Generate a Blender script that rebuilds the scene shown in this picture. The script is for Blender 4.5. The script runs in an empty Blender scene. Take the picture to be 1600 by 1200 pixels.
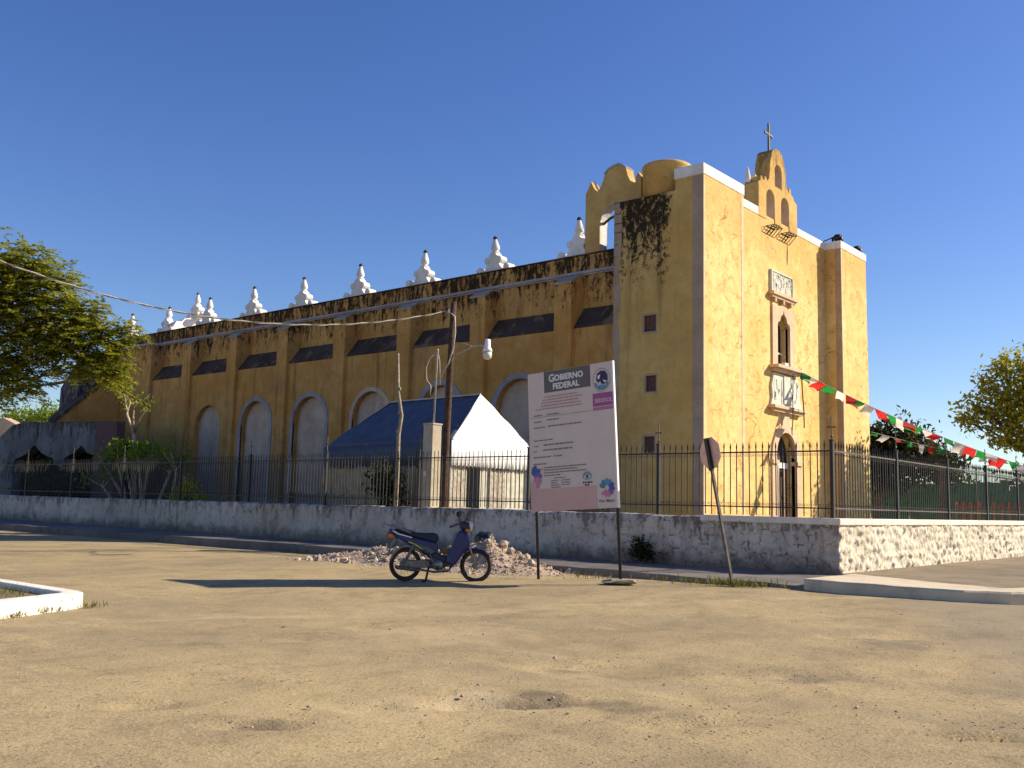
import bpy, bmesh, math, random
import numpy as np
from mathutils import Vector, Matrix

# ------------------------------------------------------------------ scene, camera, light
scn = bpy.context.scene
COL = scn.collection
rnd = random.Random(7)
cam_d = bpy.data.cameras.new('camera')
cam = bpy.data.objects.new('camera', cam_d)
COL.objects.link(cam)
cam_d.sensor_width = 36.0
cam_d.lens = 33.86
cam_d.clip_end = 6000
cam.matrix_world = Matrix(((0.64767, -0.11042, -0.75387, 0.0),
                           (-0.76153, -0.06205, -0.64516, 0.0),
                           (0.02446, 0.99195, -0.12428, 1.40),
                           (0, 0, 0, 1)))
scn.camera = cam
SUN_AZ, SUN_EL = math.radians(-40.5), math.radians(31.2)
to_sun = Vector((math.cos(SUN_AZ) * math.cos(SUN_EL), math.sin(SUN_AZ) * math.cos(SUN_EL), math.sin(SUN_EL)))
w = bpy.data.worlds.new('World')
scn.world = w
w.use_nodes = True
wn = w.node_tree
bg = wn.nodes['Background']
sky = wn.nodes.new('ShaderNodeTexSky')
sky.sky_type = 'NISHITA'
sky.sun_disc = False
sky.sun_elevation = SUN_EL
sky.sun_rotation = math.pi / 2 - SUN_AZ
sky.altitude = 10
sky.air_density = 1.0
sky.dust_density = 0.35
sky.ozone_density = 3.2
hs = wn.nodes.new('ShaderNodeHueSaturation')      # the phone camera's vivid colour response
hs.inputs['Hue'].default_value = 0.517
hs.inputs['Saturation'].default_value = 1.22
wn.links.new(sky.outputs[0], hs.inputs['Color'])
wn.links.new(hs.outputs[0], bg.inputs[0])
bg.inputs[1].default_value = 0.088
sl = bpy.data.lights.new('sun', 'SUN')
sl.energy = 5.0
sl.angle = math.radians(0.5)
sl.color = (1.0, 0.88, 0.69)
so = bpy.data.objects.new('sun', sl)
COL.objects.link(so)
so.location = (60, -60, 60)
so.rotation_euler = to_sun.to_track_quat('Z', 'Y').to_euler()
vs = scn.view_settings
vs.view_transform = 'Standard'
vs.look = 'None'
vs.gamma = 1
vs.exposure = 0.74
vs.use_curve_mapping = False
try:
    scn.cycles.max_bounces = 6
    scn.cycles.diffuse_bounces = 3
    scn.cycles.transparent_max_bounces = 6
except Exception:
    pass

# ------------------------------------------------------------------ numeric noise
def _h(ix, iy, iz, s):
    h = (ix.astype(np.int64) * 374761393 + iy.astype(np.int64) * 668265263 + iz.astype(np.int64) * 2147483647 + s * 974634777) & 0xFFFFFFFF
    h = ((h ^ (h >> 13)) * 1274126177) & 0xFFFFFFFF
    h = ((h ^ (h >> 16)) * 2246822519) & 0xFFFFFFFF
    return ((h ^ (h >> 15)) & 0xFFFFFF) / float(0xFFFFFF)

def vnoise(x, y, z, s=0):
    x, y, z = np.broadcast_arrays(np.asarray(x, float), np.asarray(y, float), np.asarray(z, float))
    ix, iy, iz = np.floor(x), np.floor(y), np.floor(z)
    fx, fy, fz = x - ix, y - iy, z - iz
    fx, fy, fz = [t * t * (3 - 2 * t) for t in (fx, fy, fz)]
    r = 0
    for dx in (0, 1):
        for dy in (0, 1):
            for dz in (0, 1):
                wgt = (fx if dx else 1 - fx) * (fy if dy else 1 - fy) * (fz if dz else 1 - fz)
                r = r + wgt * _h(ix + dx, iy + dy, iz + dz, s)
    return r * 2 - 1

def fbm(x, y, z, o=4, s=0):
    a, r, f = 1.0, 0.0, 1.0
    for k in range(o):
        r = r + a * vnoise(np.asarray(x) * f, np.asarray(y) * f, np.asarray(z) * f, s + k * 17)
        a *= 0.5
        f *= 2.03
    return r

def cells(u, v, s=0):
    """distance to a cell's border (0 at the joint) and the cell's random number"""
    iu, iv = np.floor(u), np.floor(v)
    d1 = np.full(np.shape(u), 9.0)
    d2 = np.full(np.shape(u), 9.0)
    idn = np.zeros(np.shape(u))
    zz = np.zeros(np.shape(u))
    for a in (-1, 0, 1):
        for b in (-1, 0, 1):
            cu, cv = iu + a, iv + b
            pu = cu + 0.15 + 0.7 * _h(cu, cv, zz, s)
            pv = cv + 0.15 + 0.7 * _h(cu, cv, zz, s + 5)
            d = np.hypot(u - pu, v - pv)
            hid = _h(cu, cv, zz, s + 9)
            m = d < d1
            d2 = np.where(m, d1, np.minimum(d2, d))
            idn = np.where(m, hid, idn)
            d1 = np.where(m, d, d1)
    return d2 - d1, idn

def sstep(a, b, x):
    t = np.clip((x - a) / (b - a), 0, 1)
    return t * t * (3 - 2 * t)

# ------------------------------------------------------------------ mesh builder
class MB:
    def __init__(self):
        self.v = []
        self.f = []
        self.m = []
        self.cur = 0
    def add(self, vs_, fs_):
        o = len(self.v)
        self.v.extend([tuple(p) for p in vs_])
        for f in fs_:
            self.f.append(tuple(i + o for i in f))
            self.m.append(self.cur)
        return self
    def box(self, x0, x1, y0, y1, z0, z1, M=None):
        p = [Vector((x, y, z)) for z in (z0, z1) for y in (y0, y1) for x in (x0, x1)]
        if M is not None:
            p = [M @ q for q in p]
        return self.add(p, [(0, 2, 3, 1), (4, 5, 7, 6), (0, 1, 5, 4), (2, 6, 7, 3), (0, 4, 6, 2), (1, 3, 7, 5)])
    def prism(self, poly, axis, lo, hi):
        n = len(poly)
        def P(a, b, c):
            return {'x': (c, a, b), 'y': (a, c, b), 'z': (a, b, c)}[axis]
        area = sum(poly[i][0] * poly[(i + 1) % n][1] - poly[(i + 1) % n][0] * poly[i][1] for i in range(n))
        flip = (area > 0) != (axis in 'xz')
        pts = [P(a, b, lo) for a, b in poly] + [P(a, b, hi) for a, b in poly]
        fs_ = [tuple(range(n - 1, -1, -1)), tuple(range(n, 2 * n))]
        fs_ += [(i, (i + 1) % n, n + (i + 1) % n, n + i) for i in range(n)]
        if flip:
            fs_ = [tuple(reversed(f)) for f in fs_]
        return self.add(pts, fs_)
    def tube(self, pts, r, n=8, caps=True):
        pts = [Vector(p) for p in pts]
        rs = r if isinstance(r, (list, tuple)) else [r] * len(pts)
        rings = []
        prev = None
        for i, p in enumerate(pts):
            t = (pts[min(i + 1, len(pts) - 1)] - pts[max(i - 1, 0)])
            if t.length < 1e-9:
                t = Vector((0, 0, 1))
            t.normalize()
            if prev is None:
                a = Vector((0, 0, 1)) if abs(t.z) < 0.9 else Vector((1, 0, 0))
                u = t.cross(a).normalized()
            else:
                u = (prev - t * prev.dot(t))
                u = u.normalized() if u.length > 1e-6 else t.orthogonal().normalized()
            prev = u
            v = t.cross(u)
            rings.append([p + (u * math.cos(2 * math.pi * k / n) + v * math.sin(2 * math.pi * k / n)) * rs[i] for k in range(n)])
        vv = [q for ring in rings for q in ring]
        ff = []
        for i in range(len(rings) - 1):
            for k in range(n):
                a, b = i * n + k, i * n + (k + 1) % n
                ff.append((a, b, b + n, a + n))
        if caps:
            ff.append(tuple(range(n - 1, -1, -1)))
            e = (len(rings) - 1) * n
            ff.append(tuple(range(e, e + n)))
        return self.add(vv, ff)
    def lathe(self, prof, c=(0, 0, 0), n=16, axis='z'):
        vv, ff = [], []
        for r, h in prof:
            for k in range(n):
                a = 2 * math.pi * k / n
                p = (r * math.cos(a), r * math.sin(a), h)
                if axis == 'x':
                    p = (p[2], p[0], p[1])
                elif axis == 'y':
                    p = (p[0], p[2], p[1])
                vv.append((c[0] + p[0], c[1] + p[1], c[2] + p[2]))
        for i in range(len(prof) - 1):
            for k in range(n):
                a, b = i * n + k, i * n + (k + 1) % n
                ff.append((a, b, b + n, a + n) if axis != 'y' else (a, a + n, b + n, b))
        e = (len(prof) - 1) * n
        ff.append(tuple(range(n - 1, -1, -1)))
        ff.append(tuple(range(e, e + n)))
        return self.add(vv, ff)
    def torus(self, c, R, r, axis='y', n=28, m=8):
        vv, ff = [], []
        for i in range(n):
            a = 2 * math.pi * i / n
            for j in range(m):
                b = 2 * math.pi * j / m
                rr = R + r * math.cos(b)
                p = (rr * math.cos(a), r * math.sin(b), rr * math.sin(a))
                if axis == 'x':
                    p = (p[1], p[0], p[2])
                elif axis == 'z':
                    p = (p[0], p[2], p[1])
                vv.append((c[0] + p[0], c[1] + p[1], c[2] + p[2]))
        for i in range(n):
            for j in range(m):
                a, b = i * m + j, i * m + (j + 1) % m
                c2, d = ((i + 1) % n) * m + (j + 1) % m, ((i + 1) % n) * m + j
                ff.append((a, b, c2, d))
        return self.add(vv, ff)
    def blob(self, c, rad, seed=0, rough=0.3, sub=1):
        bm = bmesh.new()
        bmesh.ops.create_icosphere(bm, subdivisions=sub, radius=1)
        rr = random.Random(seed)
        vv = []
        for v in bm.verts:
            k = 1 + rr.uniform(-rough, rough)
            vv.append((c[0] + v.co.x * rad[0] * k, c[1] + v.co.y * rad[1] * k, c[2] + v.co.z * rad[2] * k))
        ff = [tuple(x.index for x in f.verts) for f in bm.faces]
        bm.free()
        return self.add(vv, ff)
    def mesh(self, name):
        me = bpy.data.meshes.new(name)
        me.from_pydata(self.v, [], self.f)
        if any(self.m):
            me.polygons.foreach_set('material_index', self.m)
        me.update()
        return me

def fixnormals(me):
    bm = bmesh.new()
    bm.from_mesh(me)
    bmesh.ops.recalc_face_normals(bm, faces=bm.faces)
    bm.to_mesh(me)
    bm.free()

def obj(name, mb, mat, parent=None, world=True, smooth=False, bevel=0.0, segs=2, loc=None, recalc=True):
    me = mb.mesh(name) if isinstance(mb, MB) else mb
    if recalc and isinstance(mb, MB):
        fixnormals(me)
    if mat is not None:
        for m_ in (mat if isinstance(mat, (list, tuple)) else [mat]):
            if len(me.materials) < 8:
                me.materials.append(m_)
    if smooth:
        me.polygons.foreach_set('use_smooth', [True] * len(me.polygons))
    o = bpy.data.objects.new(name, me)
    COL.objects.link(o)
    if parent is not None:
        o.parent = parent
        if world and parent.type == 'EMPTY':
            o.matrix_parent_inverse = Matrix.Translation(-parent.location)
    if loc is not None:
        o.location = loc
    if bevel:
        b = o.modifiers.new('bevel', 'BEVEL')
        b.width = bevel
        b.segments = segs
        b.limit_method = 'ANGLE'
        b.angle_limit = math.radians(40)
    return o

def tag(o, label, cat, group=None, kind=None):
    if label:
        o['label'] = label
    if cat:
        o['category'] = cat
    if group:
        o['group'] = group
    if kind:
        o['kind'] = kind
    return o

def thing(name, label, cat, loc=(0, 0, 0), rotz=0.0, group=None):
    e = bpy.data.objects.new(name, None)
    e.empty_display_size = 0.3
    COL.objects.link(e)
    e.location = loc
    e.rotation_euler = (0, 0, rotz)
    return tag(e, label, cat, group)

def inst(name, me, parent, loc=(0, 0, 0), rot=(0, 0, 0), scale=(1, 1, 1), world=False):
    o = bpy.data.objects.new(name, me)
    COL.objects.link(o)
    o.parent = parent
    if world and parent is not None and parent.type == 'EMPTY':
        o.matrix_parent_inverse = Matrix.Translation(-parent.location)
    o.location = loc
    o.rotation_euler = rot
    o.scale = scale
    return o

def cut(o, cutters):
    tmp = []
    for c in cutters:
        me = c.mesh('cutter')
        fixnormals(me)
        co = bpy.data.objects.new('cutter', me)
        COL.objects.link(co)
        tmp.append(co)
        m = o.modifiers.new('cut', 'BOOLEAN')
        m.operation = 'DIFFERENCE'
        m.object = co
        m.solver = 'EXACT'
    par, inv = o.parent, o.matrix_parent_inverse.copy()
    o.parent = None
    dg = bpy.context.evaluated_depsgraph_get()
    dg.update()
    me = bpy.data.meshes.new_from_object(o.evaluated_get(dg))
    o.modifiers.clear()
    old = o.data
    o.data = me
    me.name = o.name
    bpy.data.meshes.remove(old)
    o.parent = par
    o.matrix_parent_inverse = inv
    for co in tmp:
        m = co.data
        bpy.data.objects.remove(co)
        bpy.data.meshes.remove(m)

def arch(cy, hw, zs_, z0, n=14, top=1.0):
    """arch outline (a, z): jambs at cy-hw, cy+hw from z0, springing at zs_"""
    p = [(cy - hw, z0), (cy - hw, zs_)]
    for i in range(1, n):
        a = math.pi * (1 - i / n)
        p.append((cy + hw * math.cos(a), zs_ + hw * top * math.sin(a)))
    p += [(cy + hw, zs_), (cy + hw, z0)]
    return p

# ------------------------------------------------------------------ materials
class NT:
    def __init__(self, name, rough=0.9, spec=0.2):
        self.m = bpy.data.materials.new(name)
        self.m.use_nodes = True
        self.t = self.m.node_tree
        self.b = self.t.nodes['Principled BSDF']
        self.b.inputs['Roughness'].default_value = rough
        self.b.inputs['Specular IOR Level'].default_value = spec
        self.pos = None
    def n(self, typ, **kw):
        nd = self.t.nodes.new(typ)
        for k, v in kw.items():
            setattr(nd, k, v)
        return nd
    def link(self, a, b):
        if isinstance(a, bpy.types.NodeSocket):
            self.t.links.new(a, b)
        else:
            if hasattr(b.default_value, '__len__') and not hasattr(a, '__len__'):
                a = (a,) * len(b.default_value)
            if hasattr(b.default_value, '__len__') and len(b.default_value) == 4 and len(a) == 3:
                a = tuple(a) + (1,)
            b.default_value = a
    def P(self, sx=1, sy=1, sz=1, obj_=False):
        if self.pos is None:
            if obj_:
                self.pos = self.n('ShaderNodeTexCoord').outputs['Object']
            else:
                self.pos = self.n('ShaderNodeNewGeometry').outputs['Position']
        if (sx, sy, sz) == (1, 1, 1):
            return self.pos
        mp = self.n('ShaderNodeMapping')
        mp.inputs['Scale'].default_value = (sx, sy, sz)
        self.link(self.pos, mp.inputs['Vector'])
        return mp.outputs[0]
    def noise(self, scale, detail=5, rough=0.55, vec=None, dist=0.0):
        nd = self.n('ShaderNodeTexNoise')
        nd.inputs['Scale'].default_value = scale
        nd.inputs['Detail'].default_value = detail
        nd.inputs['Roughness'].default_value = rough
        nd.inputs['Distortion'].default_value = dist
        self.link(vec if vec is not None else self.P(), nd.inputs['Vector'])
        return nd.outputs['Fac']
    def voro(self, scale, vec=None, feature='F1', out='Distance'):
        nd = self.n('ShaderNodeTexVoronoi', feature=feature)
        nd.inputs['Scale'].default_value = scale
        self.link(vec if vec is not None else self.P(), nd.inputs['Vector'])
        return nd.outputs[out]
    def rng(self, x, a, b, c=0.0, d=1.0):
        nd = self.n('ShaderNodeMapRange', interpolation_type='SMOOTHSTEP')
        self.link(x, nd.inputs[0])
        for i, v in enumerate((a, b, c, d)):
            nd.inputs[i + 1].default_value = v
        return nd.outputs[0]
    def math(self, op, a, b=0.0):
        nd = self.n('ShaderNodeMath', operation=op)
        self.link(a, nd.inputs[0])
        self.link(b, nd.inputs[1])
        return nd.outputs[0]
    def mix(self, f, a, b):
        nd = self.n('ShaderNodeMix', data_type='RGBA')
        self.link(f, nd.inputs[0])
        self.link(a, nd.inputs[6])
        self.link(b, nd.inputs[7])
        return nd.outputs[2]
    def xyz(self):
        nd = self.n('ShaderNodeSeparateXYZ')
        self.link(self.P(), nd.inputs[0])
        return nd.outputs
    def bump(self, h, strength=0.5, dist=0.02, prev=None):
        nd = self.n('ShaderNodeBump')
        nd.inputs['Strength'].default_value = strength
        nd.inputs['Distance'].default_value = dist
        self.link(h, nd.inputs['Height'])
        if prev is not None:
            self.link(prev, nd.inputs['Normal'])
        self.link(nd.outputs[0], self.b.inputs['Normal'])
        return nd.outputs[0]
    def color(self, c):
        self.link(c, self.b.inputs['Base Color'])
        return self.m

def plain(name, c, rough=0.7, spec=0.3, metal=0.0, var=0.25, scale=6.0, bump=0.0, obj_=False):
    t = NT(name, rough, spec)
    t.b.inputs['Metallic'].default_value = metal
    t.P(obj_=obj_)
    f = t.rng(t.noise(scale, 6, 0.6), 0.3, 0.7)
    d = tuple(x * (1 - var) for x in c)
    u = tuple(min(1, x * (1 + var * 0.6)) for x in c)
    t.color(t.mix(f, d, u))
    if bump:
        t.bump(t.noise(scale * 6, 5, 0.6), bump, 0.02)
    return t.m

MAT = {}

def plaster(name, light, ochre, bare, streak_z=None, patch=None, dirt=0.5, peel=0.62, foot=None, speck=0.5, small=False, warm=None, joint=0.0):
    """lime-washed wall: two tones of paint, worn patches, black mould running down from the top"""
    t = NT(name, 0.93, 0.1)
    X, Y, Z = t.xyz()
    big = t.rng(t.noise(0.33, 5, 0.6), 0.35, 0.68)
    mid = t.rng(t.noise(1.7, 7, 0.62), 0.36, 0.7)
    c = t.mix(big, light, ochre)
    c = t.mix(t.math('MULTIPLY', mid, 0.55), c, tuple(x * 0.72 for x in ochre))
    worn = t.rng(t.noise(0.9, 8, 0.68, t.P(1, 1, 0.6), 0.6), peel, peel + 0.1)
    c = t.mix(t.math('MULTIPLY', worn, 0.7), c, bare)
    fine = t.rng(t.noise(9, 5, 0.65), 0.3, 0.75)
    c = t.mix(t.math('MULTIPLY', fine, 0.22), c, tuple(min(1, x * 1.25) for x in light))
    # rain streaks everywhere, faint
    st = t.rng(t.noise(1.0, 6, 0.62, t.P(2.2, 2.2, 0.16), 0.2), 0.52, 0.75)
    c = t.mix(t.math('MULTIPLY', st, 0.38 * dirt), c, (0.10, 0.065, 0.03))
    # black spots
    sp = t.rng(t.noise(3.4, 6, 0.7, t.P(1, 1, 0.7)), 0.64, 0.74)
    sp2 = t.rng(t.noise(0.5, 4, 0.5), 0.45, 0.65)
    c = t.mix(t.math('MULTIPLY', t.math('MULTIPLY', sp, sp2), 0.8 * speck), c, (0.035, 0.025, 0.016))
    mould = (0.022, 0.017, 0.013)
    if streak_z:
        z0, z1, k = streak_z
        m = t.rng(Z, z0, z1)
        s2 = t.math('ADD', t.math('MULTIPLY', t.noise(1.0, 8, 0.7, t.P(2.3, 2.3, 0.55), 0.9), 0.55), t.math('MULTIPLY', t.noise(5.5, 8, 0.74, t.P(1, 1, 0.55), 0.5), 0.45))
        thr = t.math('ADD', s2, t.math('MULTIPLY', m, 0.175))
        mm = t.rng(thr, 0.605, 0.70)
        c = t.mix(t.math('MULTIPLY', mm, k), c, mould)
    if patch:
        (ya, yb), (za, zb), k = patch
        m = t.math('MULTIPLY', t.rng(Y, ya, yb), t.rng(Z, za, zb))
        s2 = t.noise(4.6, 9, 0.78, t.P(1.0, 1.0, 0.75), 0.3)
        st2 = t.noise(1.0, 6, 0.6, t.P(3.0, 3.0, 0.25))
        thr = t.math('ADD', t.math('ADD', t.math('MULTIPLY', s2, 0.72), t.math('MULTIPLY', st2, 0.28)), t.math('MULTIPLY', m, 0.145))
        mm = t.math('MULTIPLY', t.rng(thr, 0.535, 0.615), t.rng(m, 0.0, 0.22))
        c = t.mix(t.math('MULTIPLY', mm, k), c, mould)
    if warm:
        m = t.rng(t.math('ADD', Z, t.math('MULTIPLY', t.noise(0.6, 8, 0.7, None, 0.6), 9.0)), warm + 4.0, warm + 6.0)
        c = t.mix(t.math('MULTIPLY', m, 0.65), c, (0.60, 0.35, 0.115))
        m2 = t.math('MULTIPLY', t.rng(t.noise(2.6, 9, 0.75, None, 0.4), 0.53, 0.60), t.rng(t.noise(0.45, 4, 0.55), 0.36, 0.54))
        c = t.mix(t.math('MULTIPLY', m2, 0.85), c, (0.56, 0.29, 0.09))
        pt = t.rng(t.noise(6.5, 4, 0.7), 0.63, 0.70)
        c = t.mix(t.math('MULTIPLY', pt, 0.8), c, (0.20, 0.115, 0.045))
        vr = t.n('ShaderNodeTexVoronoi', feature='DISTANCE_TO_EDGE')
        vr.inputs['Scale'].default_value = 0.55
        wv = t.n('ShaderNodeVectorMath', operation='ADD')
        t.link(t.P(), wv.inputs[0])
        nv_ = t.n('ShaderNodeTexNoise')
        nv_.inputs['Scale'].default_value = 1.3
        nv_.inputs['Detail'].default_value = 6
        t.link(t.P(), nv_.inputs['Vector'])
        t.link(nv_.outputs['Color'], wv.inputs[1])
        t.link(wv.outputs[0], vr.inputs['Vector'])
        ck = t.math('MULTIPLY', t.rng(vr.outputs['Distance'], 0.016, 0.004), t.rng(t.noise(0.7, 4, 0.6), 0.50, 0.60))
        c = t.mix(t.math('MULTIPLY', ck, 0.7), c, (0.18, 0.10, 0.045))
        ln = t.rng(t.noise(1.0, 5, 0.6, t.P(0.5, 0.5, 5.0), 0.3), 0.60, 0.70)
        c = t.mix(t.math('MULTIPLY', ln, 0.22), c, (0.34, 0.2, 0.07))
    if foot:
        m = t.rng(t.math('ADD', Z, t.math('MULTIPLY', t.noise(0.8, 6, 0.65), -2.4)), foot + 0.6, foot - 1.0)
        c = t.mix(t.math('MULTIPLY', m, 0.55), c, (0.17, 0.14, 0.12))
    if joint:
        an_ = t.n('ShaderNodeAttribute')
        an_.attribute_name = 'joint'
        jm = t.math('MULTIPLY', t.rng(an_.outputs['Fac'], 0.25, 0.85), t.rng(t.noise(2.2, 6, 0.65), 0.36, 0.58))
        c = t.mix(t.math('MULTIPLY', jm, joint), c, (0.085, 0.062, 0.045))
    if small:
        fl = t.rng(t.noise(4.5, 8, 0.72, None, 0.5), 0.56, 0.66)
        c = t.mix(t.math('MULTIPLY', fl, 0.75), c, (0.15, 0.115, 0.085))
        ft = t.rng(t.math('ADD', Z, t.math('MULTIPLY', t.noise(2.2, 6, 0.65), -0.9)), 0.1, -0.35)
        c = t.mix(t.math('MULTIPLY', ft, 0.7), c, (0.075, 0.055, 0.04))
    b = t.bump(t.noise(14, 6, 0.65), 0.5, 0.02)
    t.bump(t.noise(1.6, 6, 0.6), 0.7, 0.06, b)
    return t.color(c)

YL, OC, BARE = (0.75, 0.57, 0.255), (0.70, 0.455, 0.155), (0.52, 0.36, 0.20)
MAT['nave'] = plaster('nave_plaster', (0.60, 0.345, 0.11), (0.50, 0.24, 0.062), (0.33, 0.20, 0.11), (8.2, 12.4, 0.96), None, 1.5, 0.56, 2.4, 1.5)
MAT['tower'] = plaster('tower_plaster', (0.60, 0.42, 0.155), (0.53, 0.335, 0.105), (0.42, 0.30, 0.17), None, ((19.45, 20.0), (9.4, 14.4), 0.97), 1.0, 0.62, None, 0.8)
MAT['facade'] = plaster('facade_plaster_sunlit', YL, OC, (0.62, 0.43, 0.21), (13.0, 16.5, 0.14), None, 0.5, 0.58, None, 0.7, warm=12.0)  # same paint as the tower side, with sunlight lightened into the colour
MAT['gable'] = plaster('gable_plaster', (0.60, 0.41, 0.15), (0.50, 0.30, 0.10), (0.40, 0.28, 0.16), (14.8, 18.4, 0.5), None, 1.0, 0.58, None, 1.0)
MAT['white'] = plaster('white_wash', (0.80, 0.77, 0.72), (0.66, 0.63, 0.58), (0.5, 0.45, 0.38), None, None, 0.5, 0.68, None, 0.6)
MAT['cornice'] = plaster('cornice_wash', (0.40, 0.365, 0.36), (0.29, 0.26, 0.26), (0.2, 0.17, 0.14), None, None, 0.9, 0.62, None, 0.9)
MAT['quoin'] = plaster('quoin_wash', (0.42, 0.335, 0.26), (0.36, 0.27, 0.19), (0.5, 0.42, 0.33), None, None, 0.6, 0.62, None, 0.6)
MAT['edge'] = plaster('edge_wash', (0.70, 0.54, 0.38), (0.64, 0.45, 0.28), (0.55, 0.42, 0.28), None, None, 0.6, 0.56, None, 0.7)
MAT['niche'] = plaster('niche_plaster', (0.60, 0.47, 0.35), (0.48, 0.36, 0.26), (0.24, 0.19, 0.16), None, None, 0.8, 0.62, 2.4, 0.6)
MAT['stone'] = plaster('carved_stone', (0.66, 0.49, 0.34), (0.56, 0.40, 0.27), (0.45, 0.33, 0.25), None, None, 0.5, 0.62, None, 0.5)
MAT['ledge'] = plaster('mouldy_ledge', (0.095, 0.068, 0.053), (0.05, 0.036, 0.03), (0.27, 0.18, 0.10), None, None, 0.6, 0.53, None, 0.9)
MAT['carved'] = plaster('carved_panel', (0.62, 0.62, 0.54), (0.52, 0.50, 0.40), (0.34, 0.30, 0.22), None, None, 0.8, 0.58, None, 1.2)
MAT['chapel'] = plaster('chapel_plaster', (0.20, 0.205, 0.215), (0.115, 0.12, 0.13), (0.045, 0.042, 0.042), (3.2, 6.4, 0.8), None, 1.8, 0.50, None, 1.6)
MAT['mauve'] = plaster('mauve_plaster', (0.14, 0.085, 0.09), (0.10, 0.065, 0.065), (0.16, 0.12, 0.12), None, None, 0.9, 0.62, None, 0.8)
MAT['wallplaster'] = plaster('boundary_plaster', (0.58, 0.52, 0.445), (0.43, 0.37, 0.305), (0.21, 0.16, 0.12), (0.3, 1.45, 0.65), None, 1.6, 0.54, None, 1.5, small=True, joint=0.85)
MAT['wallwhite'] = plaster('rough_whitewash', (0.66, 0.60, 0.48), (0.57, 0.50, 0.39), (0.38, 0.31, 0.22), None, None, 0.5, 0.58, None, 1.2, joint=0.25)
MAT['coping'] = plaster('coping_concrete', (0.72, 0.68, 0.60), (0.62, 0.57, 0.49), (0.42, 0.37, 0.31), None, None, 0.35, 0.70, None, 0.3)
MAT['wood'] = plain('brown_wood', (0.12, 0.065, 0.05), 0.75, 0.2, 0, 0.35, 9)
MAT['darkwood'] = plain('dark_wood', (0.045, 0.028, 0.02), 0.7, 0.25, 0, 0.35, 9)
MAT['iron'] = plain('black_iron', (0.022, 0.02, 0.019), 0.55, 0.4, 0.0, 0.4, 14)
MAT['rail'] = plain('worn_iron', (0.10, 0.085, 0.07), 0.6, 0.4, 0.2, 0.5, 10)
MAT['bronze'] = plain('green_iron', (0.05, 0.06, 0.05), 0.6, 0.4, 0.3, 0.4, 10)
MAT['black'] = plain('black_plastic', (0.012, 0.012, 0.013), 0.45, 0.4, 0, 0.2, 12)

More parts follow.
